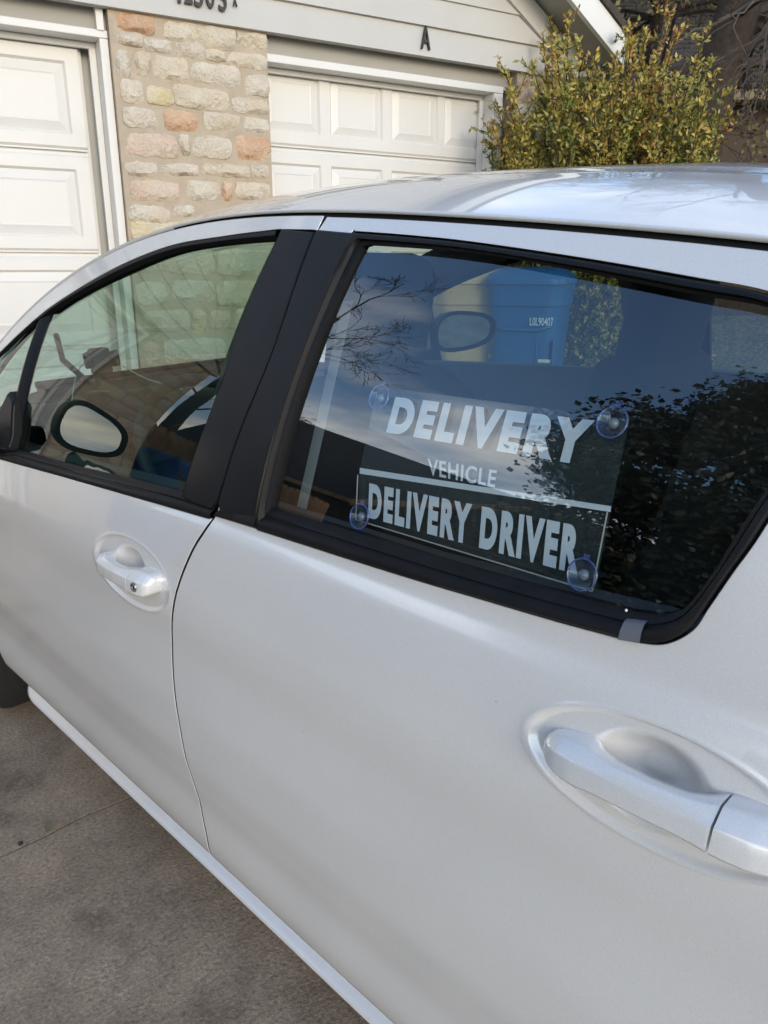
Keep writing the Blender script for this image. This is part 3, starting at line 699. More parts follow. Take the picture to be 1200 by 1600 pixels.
# ---- interior
def rbox(c, s, rot, bev):
    mb = MB().box((-s[0]/2, -s[1]/2, -s[2]/2), (s[0]/2, s[1]/2, s[2]/2)); me = mb.mesh('m')
    bm = bmesh.new(); bm.from_mesh(me); bmesh.ops.bevel(bm, geom=bm.edges[:], offset=bev, segments=4, affect='EDGES', profile=.5)
    M_ = Matrix.Translation(c) @ Matrix.Rotation(rot, 4, 'X')
    for v in bm.verts: v.co = M_ @ v.co
    bm.verts.index_update(); o = MB().add([v.co[:] for v in bm.verts], [[v.index for v in f.verts] for f in bm.faces]); bm.free(); bpy.data.meshes.remove(me); return o
for cx_, oy, hw_ in ((.45, .19, .22), (W-.46, .0, .31)):
    s_ = obj('front_seat', rbox((cx_, 1.25+oy, .52), (.50, .52, .16), R(6), .06), CLOTH, car, smooth=True)
    obj('backrest', rbox((cx_, .94+oy, .85), (.46, .13, .64), R(14), .055), CLOTH, s_, smooth=True)
    obj('headrest', rbox((cx_, .855+oy, 1.25), (hw_, .10, .26), R(10), .045), CLOTH, s_, smooth=True)
    for q_ in (-.06, .06): obj('headrest_post', MB().tube([(cx_+q_, .88+oy, 1.10), (cx_+q_, .86+oy, 1.2)], .006), METAL, s_, smooth=True)
BELT = principled('belt_webbing', (.30, .33, .32), .8, bump=(500, .2, .001))
bl_ = [[hit(536+d_, 470, .07), hit(505+d_, 610, .075), hit(462+d_, 800, .08)] for d_ in (0, 16)]
obj('seat_belt', MB().grid(np.array([spl(q_, 6) for q_ in bl_])), BELT, car, smooth=True)
def onx(px, py, x): d = ray(px, py); return CAM+d*((x-CAM[0])/d[0])
obj('seat_belt', MB().grid(np.array([spl([onx(1086+d_, 462, 1.47), onx(1080+d_, 540, 1.50), onx(1072+d_, 640, 1.52)], 6) for d_ in (0, 15)])), BELT, car, smooth=True)
rs = obj('rear_bench', rbox((W/2, .28, .50), (1.28, .50, .18), R(5), .06), CLOTH, car, smooth=True)
obj('backrest', rbox((W/2, -.02, .80), (1.28, .14, .58), R(16), .06), CLOTH, rs, smooth=True)
for cx_ in (.46, W-.46): obj('headrest', rbox((cx_, -.11, 1.10), (.26, .09, .13), R(10), .04), CLOTH, rs, smooth=True)
dash = obj('dashboard', MB(), DASH, car)
prof = [(1.66, .62), (1.64, .80), (1.70, .95), (1.80, 1.005), (1.95, 1.015), (2.15, .995), (2.42, .96), (2.45, .60)]
P = np.array([[(x, y, z+(.03*math.exp(-((x-.42)/.2)**2) if 1.7 < y < 2.0 else 0)) for y, z in prof] for x in np.linspace(.10, W-.10, 40)])
dash.data = MB().grid(P).mesh('dashboard'); dash.data.materials.append(DASH); dash.data.polygons.foreach_set('use_smooth', [True]*len(dash.data.polygons))
cw = Vector((.42, 1.60, .93)); tl = R(62)
ax1 = Vector((1, 0, 0)); ax2 = Vector((0, math.cos(tl), math.sin(tl)))
circ = [cw+ax1*(.182*math.cos(t))+ax2*(.182*math.sin(t)) for t in np.linspace(0, 2*math.pi, 49)]
sw = obj('steering_wheel', MB().tube(circ, .015, 12, False), principled('wheel_leather', (.06, .06, .062), .5), car, smooth=True)
obj('wheel_hub', rbox(cw-Vector((0, -.01, .0)), (.20, .05, .15), tl-math.pi/2, .03), DASH, sw, smooth=True)
for a_ in (math.pi, 0, -math.pi/2):
    obj('spoke', MB().tube([cw+Vector((0, .01, 0)), cw+ax1*(.175*math.cos(a_))+ax2*(.175*math.sin(a_))], .013), DASH, sw, smooth=True)
# wing mirrors
for sd_ in (0, 1):
    sx_ = (lambda x: W-x) if sd_ else (lambda x: x)
    mc = Vector((sx_(-.14 if sd_ else -.12), 1.97, 1.12 if sd_ else 1.055)); pts = []
    n_, k_ = 28, 14
    for i in range(k_+1):
        f = i/k_; r_ = math.sqrt(max(0, 1-f**2.2)) if i else 1
        for j in range(n_):
            t = 2*math.pi*j/n_; c_, s_ = math.cos(t), math.sin(t)
            ex = .72; a = math.copysign(abs(c_)**ex, c_); b = math.copysign(abs(s_)**ex, s_)
            hw = .155 if sd_ else .108; hh = (.072 if sd_ else .078)*(1.06-.18*(a if True else 0))
            u = a*hw*r_; v = b*hh*r_
            pts.append((mc.x+(u if sd_ else -u), mc.y-.016+f*.13+(-.16 if sd_ else .10)*v*(1-f)+(-.14 if sd_ else .10)*u*(1-f), mc.z+v))
    hb = MB().add(pts, [(i*n_+j, i*n_+(j+1) % n_, (i+1)*n_+(j+1) % n_, (i+1)*n_+j) for i in range(k_) for j in range(n_)])
    wm = obj('wing_mirror', hb, BLACK, car, smooth=True, fix=True)
    gp = [(mc.x+(u_ if sd_ else -u_), mc.y-.004+(-.16 if sd_ else .10)*v_+(-.14 if sd_ else .10)*u_, mc.z+v_) for u_, v_ in [(math.copysign(abs(math.cos(t))**.72, math.cos(t))*(.136 if sd_ else .092), math.copysign(abs(math.sin(t))**.72, math.sin(t))*(.058 if sd_ else .062)*(1.06-.18*math.copysign(abs(math.cos(t))**.72, math.cos(t)))) for t in np.linspace(0, 2*math.pi, 40, endpoint=False)]]
    obj('mirror_glass', MB().add(gp, [tuple(range(40))]), CHROME, wm)
    mt_ = MB().tube([(sx_(-.03), 2.05, .985), (sx_(.03), 2.05, .955), (sx_(.06), 2.05, .94)], [.03, .032, .035], 10)
    obj('mirror_arm', mt_, BLACK, wm, smooth=True)
    sail = [(1.90, .905), (1.935, 1.02), (1.97, 1.035), (2.08, .96), (2.09, .90)]
    sail = np.array(H([(18, 704), (27, 628), (18, 612), (4, 640), (-12, 700)]))
    sheet('mirror_base', sail if area(sail) > 0 else sail[::-1], BLACK, wm, off=-.010, step=.02, side=sd_, gap=0, depth=.03, bev=.006)
# cabin mirror on the windscreen
im = obj('cabin_mirror', rbox((W/2, 1.66, 1.36), (.24, .03, .07), R(-8), .014), BLACK, car, smooth=True)
# wiper
obj('wiper', MB().tube([(.35, 2.47, 1.005), (.9, 2.50, 1.02), (1.3, 2.42, 1.045)], [.012, .009, .006]), BLACK, car, smooth=True)

# ================================================================== SIGN IN THE REAR WINDOW
def text_mesh(txt, bold=0., space=1.0):
    cu = bpy.data.curves.new('t', 'FONT'); cu.body = txt; cu.size = 1; cu.offset = bold; cu.space_character = space; cu.resolution_u = 6
    o = bpy.data.objects.new('t', cu); COL.objects.link(o); bpy.context.view_layer.update()
    me = bpy.data.meshes.new_from_object(o); bpy.data.objects.remove(o); bpy.data.curves.remove(cu)
    v = np.array([p.co[:] for p in me.vertices]); f = [tuple(p.vertices) for p in me.polygons]; bpy.data.meshes.remove(me)
    lo, hi = v.min(0), v.max(0); v = (v-lo)/(np.maximum(hi-lo, 1e-6)); return v[:, :2], f
sgn = thing('window_sign', 'clear acrylic sign with white delivery lettering in the rear side window', 'sign', tuple(hit(760, 740, .03)))
sl_ = np.array(sgn.location)
def HP(px, py, off): return hit(px, py, off)-sl_
def bil(q, u, v): return (q[0]*(1-u)+q[1]*u)*(1-v)+(q[3]*(1-u)+q[2]*u)*v      # q: tl, tr, br, bl ; v down
def plate(q, name, mat, n=10, th=.003):
    P = np.array([[bil(q, u, v) for u in np.linspace(0, 1, n)] for v in np.linspace(0, 1, n)])
    return obj(name, MB().grid(P), mat, sgn, smooth=True)
O_U, O_L, O_B = .030, .034, .050
qU = [HP(590, 604, O_U), HP(984, 655, O_U), HP(955, 795, O_L), HP(562, 734, O_L)]
qL = [HP(562, 735, O_L), HP(955, 796, O_L), HP(929, 926, O_B), HP(559, 815, O_B)]
plate(qU, 'upper_sheet', ACRYL); plate(qL, 'lower_sheet', ACRYL)
def lettering(txt, quad, bold, space=1., name='lettering', mat=VINYL):
    v, f = text_mesh(txt, bold, space)
    pts = [bil(quad, u, 1-w_) for u, w_ in v]
    return obj(name, MB().add(pts, f), mat, sgn)
e_ = .004
# corners of each line of print: top-left, top-right, bottom-right, bottom-left
lettering('DELIVERY', [HP(618, 620, O_U-e_), HP(930, 657, O_U-e_), HP(912, 728, O_U-e_), HP(603, 676, O_U-e_)], .062, 1.28)
lettering('VEHICLE', [HP(668, 716, O_L-e_), HP(777, 735, O_L-e_), HP(773, 762, O_L-e_), HP(669, 742, O_L-e_)], .018, 1.10)
mO = (O_L+O_B)/2-.006
lettering('DELIVERY DRIVER', [HP(577, 755, mO), HP(910, 823, mO), HP(902, 898, mO), HP(575, 809, mO)], .058, 1.26)
def strip(a, b, c, d, name, mat=VINYL):
    return plate([a, b, c, d], name, mat, 8)
strip(HP(562, 731, O_L-e_), HP(955, 791, O_L-e_), HP(954, 800, O_L-e_), HP(562, 740, O_L-e_), 'printed_line')
KNOB = principled('cup_centre', (.30, .33, .38), .25, coat=1)
EDGE = principled('acrylic_edge', (.55, .58, .48), .3)
for a_, b_ in (((559, 742), (556, 812)), ((556, 812), (925, 924)), ((949, 800), (925, 924))):
    obj('sheet_edge', MB().tube([HP(*a_, O_L-e_), HP((a_[0]+b_[0])/2, (a_[1]+b_[1])/2, mO), HP(*b_, O_B-e_)], .0009, 6), EDGE, sgn)
for (px, py) in ((593, 621), (957, 660), (562, 807), (910, 898)):
    c = HP(px, py, .018); y_, z_ = hit(px, py)[1:]; n_ = Vector(shell_n(np.array([y_]), np.array([z_]))[0])
    Mc = Matrix.Translation(c) @ n_.to_track_quat('Z', 'Y').to_matrix().to_4x4()
    cp = obj('suction_cup', MB().lathe([(.0, -.006), (.004, -.006), (.0065, -.004), (.010, -.003), (.0165, .001), (.0172, .002)], 36, Mc), CUP, sgn, smooth=True)
    obj('cup_rim', MB().lathe([(.0160, .0005), (.0172, -.0008), (.0180, .001), (.0172, .0026), (.0160, .0015)], 36, Mc), CUPRIM, cp, smooth=True)
    obj('cup_knob', MB().lathe([(.0, .0012), (.0036, .0012), (.0042, .0), (.0058, -.001), (.0062, -.0045), (.0052, -.006)], 24, Mc), KNOB, cp, smooth=True)
    obj('cup_tab', MB().box((-.003, .0165, -.001), (.003, .022, .001)), CUPRIM, cp).matrix_local = Mc

# ---- phone holder and cable
ph = thing('phone_holder', 'black plastic phone holder on a bent arm on the dashboard', 'phone holder', (.30, 1.93, 1.02))
obj('arm', MB().tube([(0, .22, .16), (-.02, .15, .10), (0, .06, .05), (0, 0, .05), (0, -.02, .09)], .008), BLACK, ph, smooth=True)
obj('base', MB().lathe([(.0, .03), (.03, .028), (.035, 0)], 24, Matrix.Translation((0, 0, 0))), BLACK, ph, smooth=True)
obj('cradle', rbox((0, -.03, .11), (.055, .02, .065), R(-12), .008), DASH, ph, smooth=True)
obj('clamp', rbox((-.035, -.04, .115), (.014, .03, .04), R(-12), .005), BLACK, ph, smooth=True); obj('clamp', rbox((.035, -.04, .115), (.014, .03, .04), R(-12), .005), BLACK, ph, smooth=True)
cab = MB().tube(spl([hit(150, 545, .25), hit(122, 580, .24), hit(113, 620, .23), hit(112, 660, .22)], 6), .0016, 6).tube(spl([hit(192, 572, .30), hit(225, 590, .32), hit(255, 600, .33), hit(285, 608, .36)], 6), .0016, 6).tube([hit(112, 652, .22), hit(112, 662, .22)], .004, 8)
tag(obj('charging_cable', cab, CABLE, smooth=True), 'thin white charging cable hanging from the phone holder', 'cable')

# ================================================================== HOUSE WITH TWO GARAGES
base = fxy(0, FD)
house = thing('garage_house', 'greige house with two white garage doors and a rough stone pillar between them', 'house', base, -FAZ)
def wallbox(name, x0, x1, y0, y1, z0, z1, mat, parent=house, bev=0): return obj(name, MB().box((x0, y0, z0), (x1, y1, z1), bev), mat, parent)
zF = fac(416, 49)[1]
zl1 = fac(656, 39)[1]; zl2 = fac(770, 16)[1]
PL = fac(168, 19, .03)[0]+.0; PR = fac(420, 150, .03)[0]
SR0, SR1 = fac(798, 140, .03)[0], 4.0
TOPZ = fac(0, 27, .06)[1]
DOFF = .20
# garage doors
def garage_door(x0, x1, ztop, zsec, h, nsec, cols, label):
    gd = obj('garage_door', MB().box((x0-.02, DOFF+.03, .2), (x1+.02, DOFF+.06, ztop+.1)), DOORW, house); gd['label'] = label
    z1 = zsec+h; k = 0
    while z1 > .2:
        z0 = z1-h; mb = MB(); g = .006
        def ringq(a, b):
            (ax0, ax1, az0, az1, ad), (bx0, bx1, bz0, bz1, bd) = a, b
            A = [(ax0, ad, az0), (ax1, ad, az0), (ax1, ad, az1), (ax0, ad, az1)]; B = [(bx0, bd, bz0), (bx1, bd, bz0), (bx1, bd, bz1), (bx0, bd, bz1)]
            mb.add(A+B, [(i, (i+1) % 4, (i+1) % 4+4, i+4) for i in range(4)])
        ys_ = DOFF
        # frame of the section with lips, panels pressed into it
        rails = [z0+g, z0+.020, z0+.026, z0+.085, z1-.085, z1-.026, z1-.020, z1-g]
        xs = [x0]
        for a, b in cols: xs += [a, b]
        xs += [x1]
        for i in range(len(xs)-1):
            if i % 2 == 0: mb.add([(xs[i], ys_, z0+.085), (xs[i+1], ys_, z0+.085), (xs[i+1], ys_, z1-.085), (xs[i], ys_, z1-.085)], [(0, 1, 2, 3)])
        for a, b in ((z0+.026, z0+.085), (z1-.085, z1-.026)): mb.add([(x0, ys_, a), (x1, ys_, a), (x1, ys_, b), (x0, ys_, b)], [(0, 1, 2, 3)])
        for a, b, c, d in ((z0+.014, z0+.026, ys_+.010, ys_), (z0+g, z0+.014, ys_+.010, ys_+.010), (z1-.026, z1-.014, ys_, ys_+.010), (z1-.014, z1-g, ys_+.010, ys_+.010)):
            mb.add([(x0, c, a), (x1, c, a), (x1, d, b), (x0, d, b)], [(0, 1, 2, 3)])
        for a, b in ((z0+g, 1), (z1-g, -1)): mb.add([(x0, ys_+.01, a), (x1, ys_+.01, a), (x1, ys_+.03, a), (x0, ys_+.03, a)], [(0, 1, 2, 3)])
        for a, b in cols:
            r0 = (a, b, z0+.085, z1-.085, ys_); r1 = (a+.012, b-.012, z0+.097, z1-.097, ys_+.014); r2 = (a+.058, b-.058, z0+.143, z1-.143, ys_+.002); r3 = (a+.066, b-.066, z0+.151, z1-.151, ys_+.004)
            ringq(r0, r1); ringq(r1, r2); ringq(r2, r3)
            mb.add([(r3[0], r3[4], r3[2]), (r3[1], r3[4], r3[2]), (r3[1], r3[4], r3[3]), (r3[0], r3[4], r3[3])], [(0, 1, 2, 3)])
        obj('door_section', mb, DOORW, gd, fix=True); z1 = z0; k += 1
    return gd
zsR = fac(595, 243, DOFF)[1]; zsL = fac(65, 234, DOFF)[1]; hsL = zsL-fac(77, 396, DOFF)[1]
xR0, xR1 = PR-.02, fac(766, 200, DOFF)[0]
e = [fac(x, y, DOFF)[0] for x, y in ((402, 170), (500, 175), (516, 180), (598, 185), (612, 190), (684, 195), (694, 200), (756, 205))]
e[0] = e[1]-(e[3]-e[2])
cols = [(e[0], e[1]), (e[2], e[3]), (e[4], e[5]), (e[6], e[7])]
hsR = .50
garage_door(xR0, xR1, 2.45, zsR, hsR, 4, cols, 'right hand white garage door behind the shrub')
xL1 = fac(128, 150, DOFF)[0]; pr = fac(108, 160, DOFF)[0]
pw = (pr+1.66-.255)/4; colsL = []
x_ = pr
while x_-pw > -1.7: colsL.append((x_-pw, x_)); x_ -= pw+.085
xL0 = colsL[-1][0]-.09
garage_door(xL0, xL1, 2.45, zsL, hsL, 4, colsL[::-1], 'left hand white garage door beside the stone pillar')
# trims: head and jambs
def trim_frame(xl, xr, z_top, z_in, wj):
    t = obj('door_trim', MB().box((xl-wj, .06, z_in), (xr+wj, .26, z_top), .004), WHITE, house)
    obj('jamb', MB().box((xl-wj, .062, .15), (xl, .26, z_in-.001), .004), WHITE, t); obj('jamb', MB().box((xr, .062, .15), (xr+wj, .26, z_in-.001), .004), WHITE, t)
    obj('stop_bead', MB().box((xr-.035, .17, .2), (xr-.001, .195, z_in-.002), .003), WHITE, t); obj('stop_bead', MB().box((xl+.001, .17, .2), (xl+.035, .195, z_in-.002), .003), WHITE, t)
    obj('stop_bead', MB().box((xl, .17, z_in-.03), (xr, .194, z_in-.001), .003), WHITE, t)
LTo = fac(182, 200, .06)[0]; LTi = fac(163, 140, .06)[0]; LTz = fac(100, 38, .06)[1]; LTzi = fac(100, 51, .06)[1]
trim_frame(xL0-.02, LTi, LTz, LTzi, LTo-LTi)
RTz = fac(600, 109, .06)[1]; RTzi = fac(600, 121, .06)[1]
trim_frame(PR-.03, fac(772, 160, .06)[0], RTz, RTzi, .075)
xwl_ = 2*.70-4.0
wallbox('header_board', xL0-.1, PL, .10, .30, LTz-.01, zF+.05, HEADER); wallbox('header_board', PR-.01, SR1, .10, .30, RTz-.01, zF+.05, HEADER)
wallbox('corner_bead', PL-.055, PL-.02, .05, .12, LTz-.004, zF+.04, WHITE)
wallbox('soffit', xwl_, 4.3, .004, .30, zF+.03, zF+.06, SIDING)
# gable: bottom board and lap siding, one object per board
rk = fac(872, 112)
def sedge(z): return 4.02-(z-zF)*1.15 if False else fac(868, 108)[0]-(z-zF)/.62
PEAK = .70
zz_ = [zF, zl1, zl2]; st_ = zl2-zl1
while zz_[-1] < 6.3: zz_.append(zz_[-1]+st_)
sR = fac(868, 108)[0]
for i in range(len(zz_)-1):
    z0, z1 = zz_[i], zz_[i+1]
    xa, xb = min(sR+.12, sR-(z0-zF)/.62+.30), min(sR+.12, sR-(z1-zF)/.62+.30)
    if xb < PEAK: break
    m_ = 2*PEAK
    poly = [(m_-xa, z0), (xa, z0), (xb, z1-.003), (m_-xb, z1-.003)]
    tilt = .0
    mb = MB(); y0 = -.012 if i else -.004
    vs = [(poly[0][0], y0, z0), (poly[1][0], y0, z0), (poly[2][0], y0+.014, z1+.004), (poly[3][0], y0+.014, z1+.004), (poly[0][0], .05, z0), (poly[1][0], .05, z0), (poly[2][0], .05, z1+.004), (poly[3][0], .05, z1+.004)]
    mb.add(vs, [(0, 1, 2, 3), (4, 7, 6, 5), (0, 4, 5, 1), (1, 5, 6, 2), (2, 6, 7, 3), (3, 7, 4, 0)])
    obj('siding_board' if i else 'fascia_board', mb, SIDING, house)
# body, rake boards and roof
mb = MB().prism([(m_-4.0, .1), (4.0, .1), (4.0, zF+.1), (PEAK, zF+.1+(4.0-PEAK)*.62), (m_-4.0, zF+.1)], .28, 9); obj('wall', mb, SIDING, house)
sl = .62; ex = fac(975, 97, -.32)
def roofplane(sgn_, y0, y1, t0, t1, mat, name, run0=0., run1=None):
    pts = []
    xe, ze = ex
    A = (xe, ze); B = (PEAK, ze+(xe-PEAK)*sl)
    f = (lambda x: x) if sgn_ > 0 else (lambda x: 2*PEAK-x)
    v = [(f(A[0]), y0, A[1]+t0), (f(B[0]), y0, B[1]+t0), (f(B[0]), y1, B[1]+t0), (f(A[0]), y1, A[1]+t0), (f(A[0]), y0, A[1]+t1), (f(B[0]), y0, B[1]+t1), (f(B[0]), y1, B[1]+t1), (f(A[0]), y1, A[1]+t1)]
    return obj(name, MB().add(v, [(0, 1, 2, 3), (7, 6, 5, 4), (0, 4, 5, 1), (1, 5, 6, 2), (2, 6, 7, 3), (3, 7, 4, 0)]), mat, house, fix=True)
for s_ in (1, -1):
    roofplane(s_, -.34, 9.3, .16, .21, SHINGLE, 'roof')
    roofplane(s_, -.32, -.285, -.02, .155, WHITE, 'rake_board')
    roofplane(s_, -.285, .0, .03, .05, HEADER, 'soffit')
    # frieze board under the soffit on the wall
    f = (lambda x: x) if s_ > 0 else (lambda x: 2*PEAK-x)
    p0 = fac(880, 79); dz = p0[1]-(sR-p0[0])*0
    A = (fac(866, 60)[0], fac(866, 60)[1]); zA = ex[1]+(ex[0]-A[0])*sl
    xe = ex[0]-.12; ze = ex[1]+.03+.12*sl
    v = []
    for (x, z) in ((xe, ze-.02), (PEAK, ze-.02+(xe-PEAK)*sl), (PEAK, ze-.17+(xe-PEAK)*sl), (xe, ze-.17)):
        v += [(f(x), -.03, z), (f(x), -.002, z)]
    obj('frieze_board', MB().add(v, [(0, 2, 4, 6), (1, 7, 5, 3), (0, 1, 3, 2), (2, 3, 5, 4), (4, 5, 7, 6), (6, 7, 1, 0)]), SIDING, house, fix=True)
# stone
def stone(x0, x1, z0, z1, mat, parent, y=.03, side=None):
    w_, h_ = x1-x0, z1-z0; cx, cz = (x0+x1)/2, (z0+z1)/2
    nx, nz_ = max(4, min(9, round(w_/.04)+1)), max(4, min(6, round(h_/.04)+1)); m = min(w_, h_)
    pin = [random.uniform(-.02, .07) for _ in range(8)]; w_ += .005; h_ += .005; tx, tz = random.uniform(-.007, .007), random.uniform(-.007, .007)
    k1, k2, k3 = [random.uniform(0, 6) for _ in range(3)]
    P = np.zeros((nz_+3, nx+3, 3))
    for i in range(nz_+1):
        for j in range(nx+1):
            u, v = 2*j/nx-1, 2*i/nz_-1
            edge_ = max(abs(u), abs(v)) > .999; cor = abs(u) > .999 and abs(v) > .999
            q = pin[(u > 0)+2*(v > 0)]; q2 = pin[4+(u > 0)+2*(v > 0)]
            X = u*w_/2-math.copysign(m*q*abs(v)**2*(abs(u)), u); Z = v*h_/2-math.copysign(m*q2*abs(u)**3*abs(v), v)
            if cor: X -= math.copysign(.05*m, u); Z -= math.copysign(.05*m, v)
            X += random.uniform(-.005, .005); Z += random.uniform(-.005, .005)
            dy = 0 if edge_ else -.018-.008*math.sin(u*2.3*w_/.2+k1)*math.cos(v*1.9+k2)+random.uniform(-.004, .004)
            P[i+1, j+1] = (cx+X, y+dy+tx*u+tz*v, cz+Z)
    P[0] = P[1]; P[-1] = P[-2]; P[:, 0] = P[:, 1]; P[:, -1] = P[:, -2]
    for sl_1 in (P[0], P[-1], P[:, 0], P[:, -1]): sl_1[:, 1] = y+.03
    if side is not None: P = np.stack([side+P[..., 1]-y, P[..., 0], P[..., 2]], -1)
    return obj('stone', MB().grid(P), mat, parent, fix=False, angle=38)
STONES = '''440 40 602 132 o|632 72 917 186 t|922 106 941 170 w|938 118 1043 202 t|452 122 556 180 g|565 148 672 208 w|680 165 793 232 g|805 185 880 242 t|888 203 1042 270 t
446 190 508 302 w|525 200 588 304 t|590 220 735 322 t|745 248 936 342 g|952 283 1052 376 w|472 305 565 404 w|572 332 678 414 y|680 332 899 430 t|908 378 1052 447 t
480 418 621 504 g|643 428 779 518 o|796 438 939 516 t|952 458 1050 523 w|490 514 691 616 p|702 525 745 613 w|753 525 906 621 g|918 530 1056 633 o
488 630 614 695 g|624 634 774 691 g|790 634 973 693 t|980 640 1056 698 w|508 702 706 792 p|728 705 856 789 w|866 708 908 791 o|918 710 1060 790 t|500 794 663 874 w|674 800 762 850 w'''
pil = obj('stone_pillar', MB().box((PL, .030, .1), (PR, .5, zF+.02)), MORTAR, house)
zmin = 9
for q in STONES.replace('\n', '|').split('|'):
    a = q.split(); x0, y0, x1, y1 = [float(v)/2.5 for v in a[:4]]; cx, cy = (x0+x1)/2, (y0+y1)/2; w_ = x1-x0
    s0 = fac(x0, cy, .03)[0]; s1 = fac(x1, cy, .03)[0]; z1 = fac(cx, y0+.02*w_, .03)[1]; z0 = fac(cx, y1-.02*w_, .03)[1]
    s0 = max(s0, PL+.012)
    s1 = min(s1, PR+.004)
    stone(s0+.002, s1-.002, z0+.002, min(z1, zF-.01)-.002, ST[a[4]], pil); zmin = min(zmin, z0)
def courses(x0, x1, ztop, zbot, parent, y=.03, side=None, big=1.):
    z = ztop
    while z > zbot+.05:
        h = random.uniform(.11, .17)*big; x = x0+random.uniform(-.05, .02)
        while x < x1-.04:
            w_ = random.uniform(.10, .40)*big; xe = min(x+w_, x1); xb = max(x, x0)
            if x1-xe < .09: xe = x1
            if xe-xb > .05:
                hh = h*random.uniform(.82, 1.0)
                stone(xb+.006, xe-.014, z-hh, z-.008, ST[random.choice('ttwwggppoyt')], parent, y, side)
            x = xe
            if xe == x1: break
        z -= h+.012
zb = fac(240, 352, .03)[1]
courses(PL+.01, PR, fac(300, 345, .03)[1], .2, pil)
courses(.06, .40, zF-.02, 1.2, pil, side=PL-.0) if False else None
# pillar right of the right-hand door
p2 = obj('stone_pillar', MB().box((SR0+.05, .030, .1), (SR1, .5, zF+.02)), MORTAR, house)
courses(SR0+.05, SR1, zF-.015, 1.2, p2)
# stone wall left of the left-hand door
xw1 = xL0-.02-(LTo-LTi)
xwl = 2*PEAK-4.0
p3 = obj('stone_wall', MB().box((xwl, .030, .1), (xw1, .5, zF+.02)), MORTAR, house)
courses(xwl, xw1, zF-.015, .6, p3, big=1.1)
# numerals: hand-height black metal figures on the fascia
def numeral(ch, x, z, h, w_, slant=.0):
    v, f = text_mesh(ch, .004)
    pts = [(x+u*w_+slant*t*h, -.020, z+t*h) for u, t in v]; pts += [(p[0], -.005, p[2]) for p in pts]; n = len(v)
    fs = [tuple(a for a in q) for q in f]
    eb = {}
    for q in f:
        for a, b in zip(q, q[1:]+q[:1]): eb[(a, b)] = 1
    fs += [(a, b, b+n, a+n) for a, b in eb if (b, a) not in eb]
    return obj('house_numeral', MB().add(pts, fs), NUMERAL, house, fix=True)
for ch, px, py, wpx in (('1', 277, 5, 4), ('2', 287, 6, 11), ('3', 303, 11, 12), ('0', 321, 13, 12), ('3', 341, 18, 11)):
    x, z = fac(px, py); numeral(ch, x, z, .135, wpx/1201*4.75)
x, z = fac(363, 11); numeral('A', x, z, .042, .022)
x, z = fac(656, 77); numeral('A', x, z, .125, .066)

# ================================================================== BINS
def bin_(name, label, mat, loc, rz, txt, tx, tz):
    b = thing(name, label, 'bin', loc, rz, None)
    hgt_ = 1.02; rows = []
    for z, wx, wy in ((.04, .40, .46), (.30, .43, .52), (.62, .465, .58), (.86, .49, .62), (.90, .50, .63), (.905, .525, .66), (.98, .53, .67), (hgt_, .545, .69)):
        n = 40; q = []
        for k in range(n+1):
            t = 2*math.pi*k/n; c, s_ = math.cos(t), math.sin(t); q.append((math.copysign(abs(c)**.32, c)*wx*.82/2, math.copysign(abs(s_)**.32, s_)*wy/2, z))
        rows.append(q)
    mb = MB().grid(np.array(rows)); obj('body', mb, mat, b, fix=True, angle=30)
    lr = []
    for z, f in ((hgt_+.002, 1.03), (hgt_+.03, 1.03), (hgt_+.055, .97), (hgt_+.085, .75), (hgt_+.095, .3), (hgt_+.096, 0.0)):
        n = 40; lr.append([(math.copysign(abs(math.cos(2*math.pi*k/n))**.32, math.cos(2*math.pi*k/n))*.545*.82*f/2, math.copysign(abs(math.sin(2*math.pi*k/n))**.32, math.sin(2*math.pi*k/n))*.70*f/2, z) for k in range(n+1)])
    obj('lid', MB().grid(np.array(lr)), mat, b, fix=True, angle=35)
    obj('catch_bar', MB().tube([(.10, -.285, .60), (.17, -.285, .60)], .012), CABLE, b)
    obj('grip_recess', MB().box((.085, -.30, .40), (.092, -.26, .72), .003).box((.178, -.30, .40), (.185, -.26, .72), .003), mat, b)
    obj('front_ridge', MB().tube([(-.17, -.305, .80), (-.1, -.312, .775), (.1, -.312, .775), (.17, -.305, .80)], .012, 8), mat, b, smooth=True)
    obj('handle', MB().tube([(-.2, .345, .95), (-.2, .40, .97), (.2, .40, .97), (.2, .345, .95)], .014), mat, b)
    for s_ in (-1, 1):
        obj('wheel', MB().lathe([(0, .0), (.12, .0), (.125, .01), (.125, .04), (.12, .05), (0, .05)], 24, Matrix.Translation((s_*.21-.025, .24, .125)) @ Matrix.Rotation(math.pi/2, 4, 'Y')), TYRE, b)
    v, f = text_mesh(txt, .01)
    obj('serial_number', MB().add([(tx+u*.13, -.300-.032*((tz+t*.045)-.62)/.24-.0085, tz+t*.045) for u, t in v], f), VINYL, b)
    return b
def at(px, dist):
    d = ray(px, 480); d = d/np.hypot(d[0], d[1]); p = CAM+d*dist; return p
def put(px, dist): p = at(px, dist); return (p[0], p[1], float(hgt(p[0], p[1])))
vb = lambda px: -math.atan2(ray(px, 480)[0], ray(px, 480)[1])
p1 = put(728, 5.0); p2_ = put(831, 4.85)
bin_('wheelie_bin', 'tan wheelie bin with a white serial number, left of the blue bin', TANBIN, (p1[0], p1[1], .25), vb(722)+R(8), '12T625750', -.03, .80)
bin_('wheelie_bin', 'blue wheelie bin with a white serial number, beside the shrub', BLUEBIN, (p2_[0], p2_[1], .25), vb(822)-R(10), 'L0L90407', .05, .80)

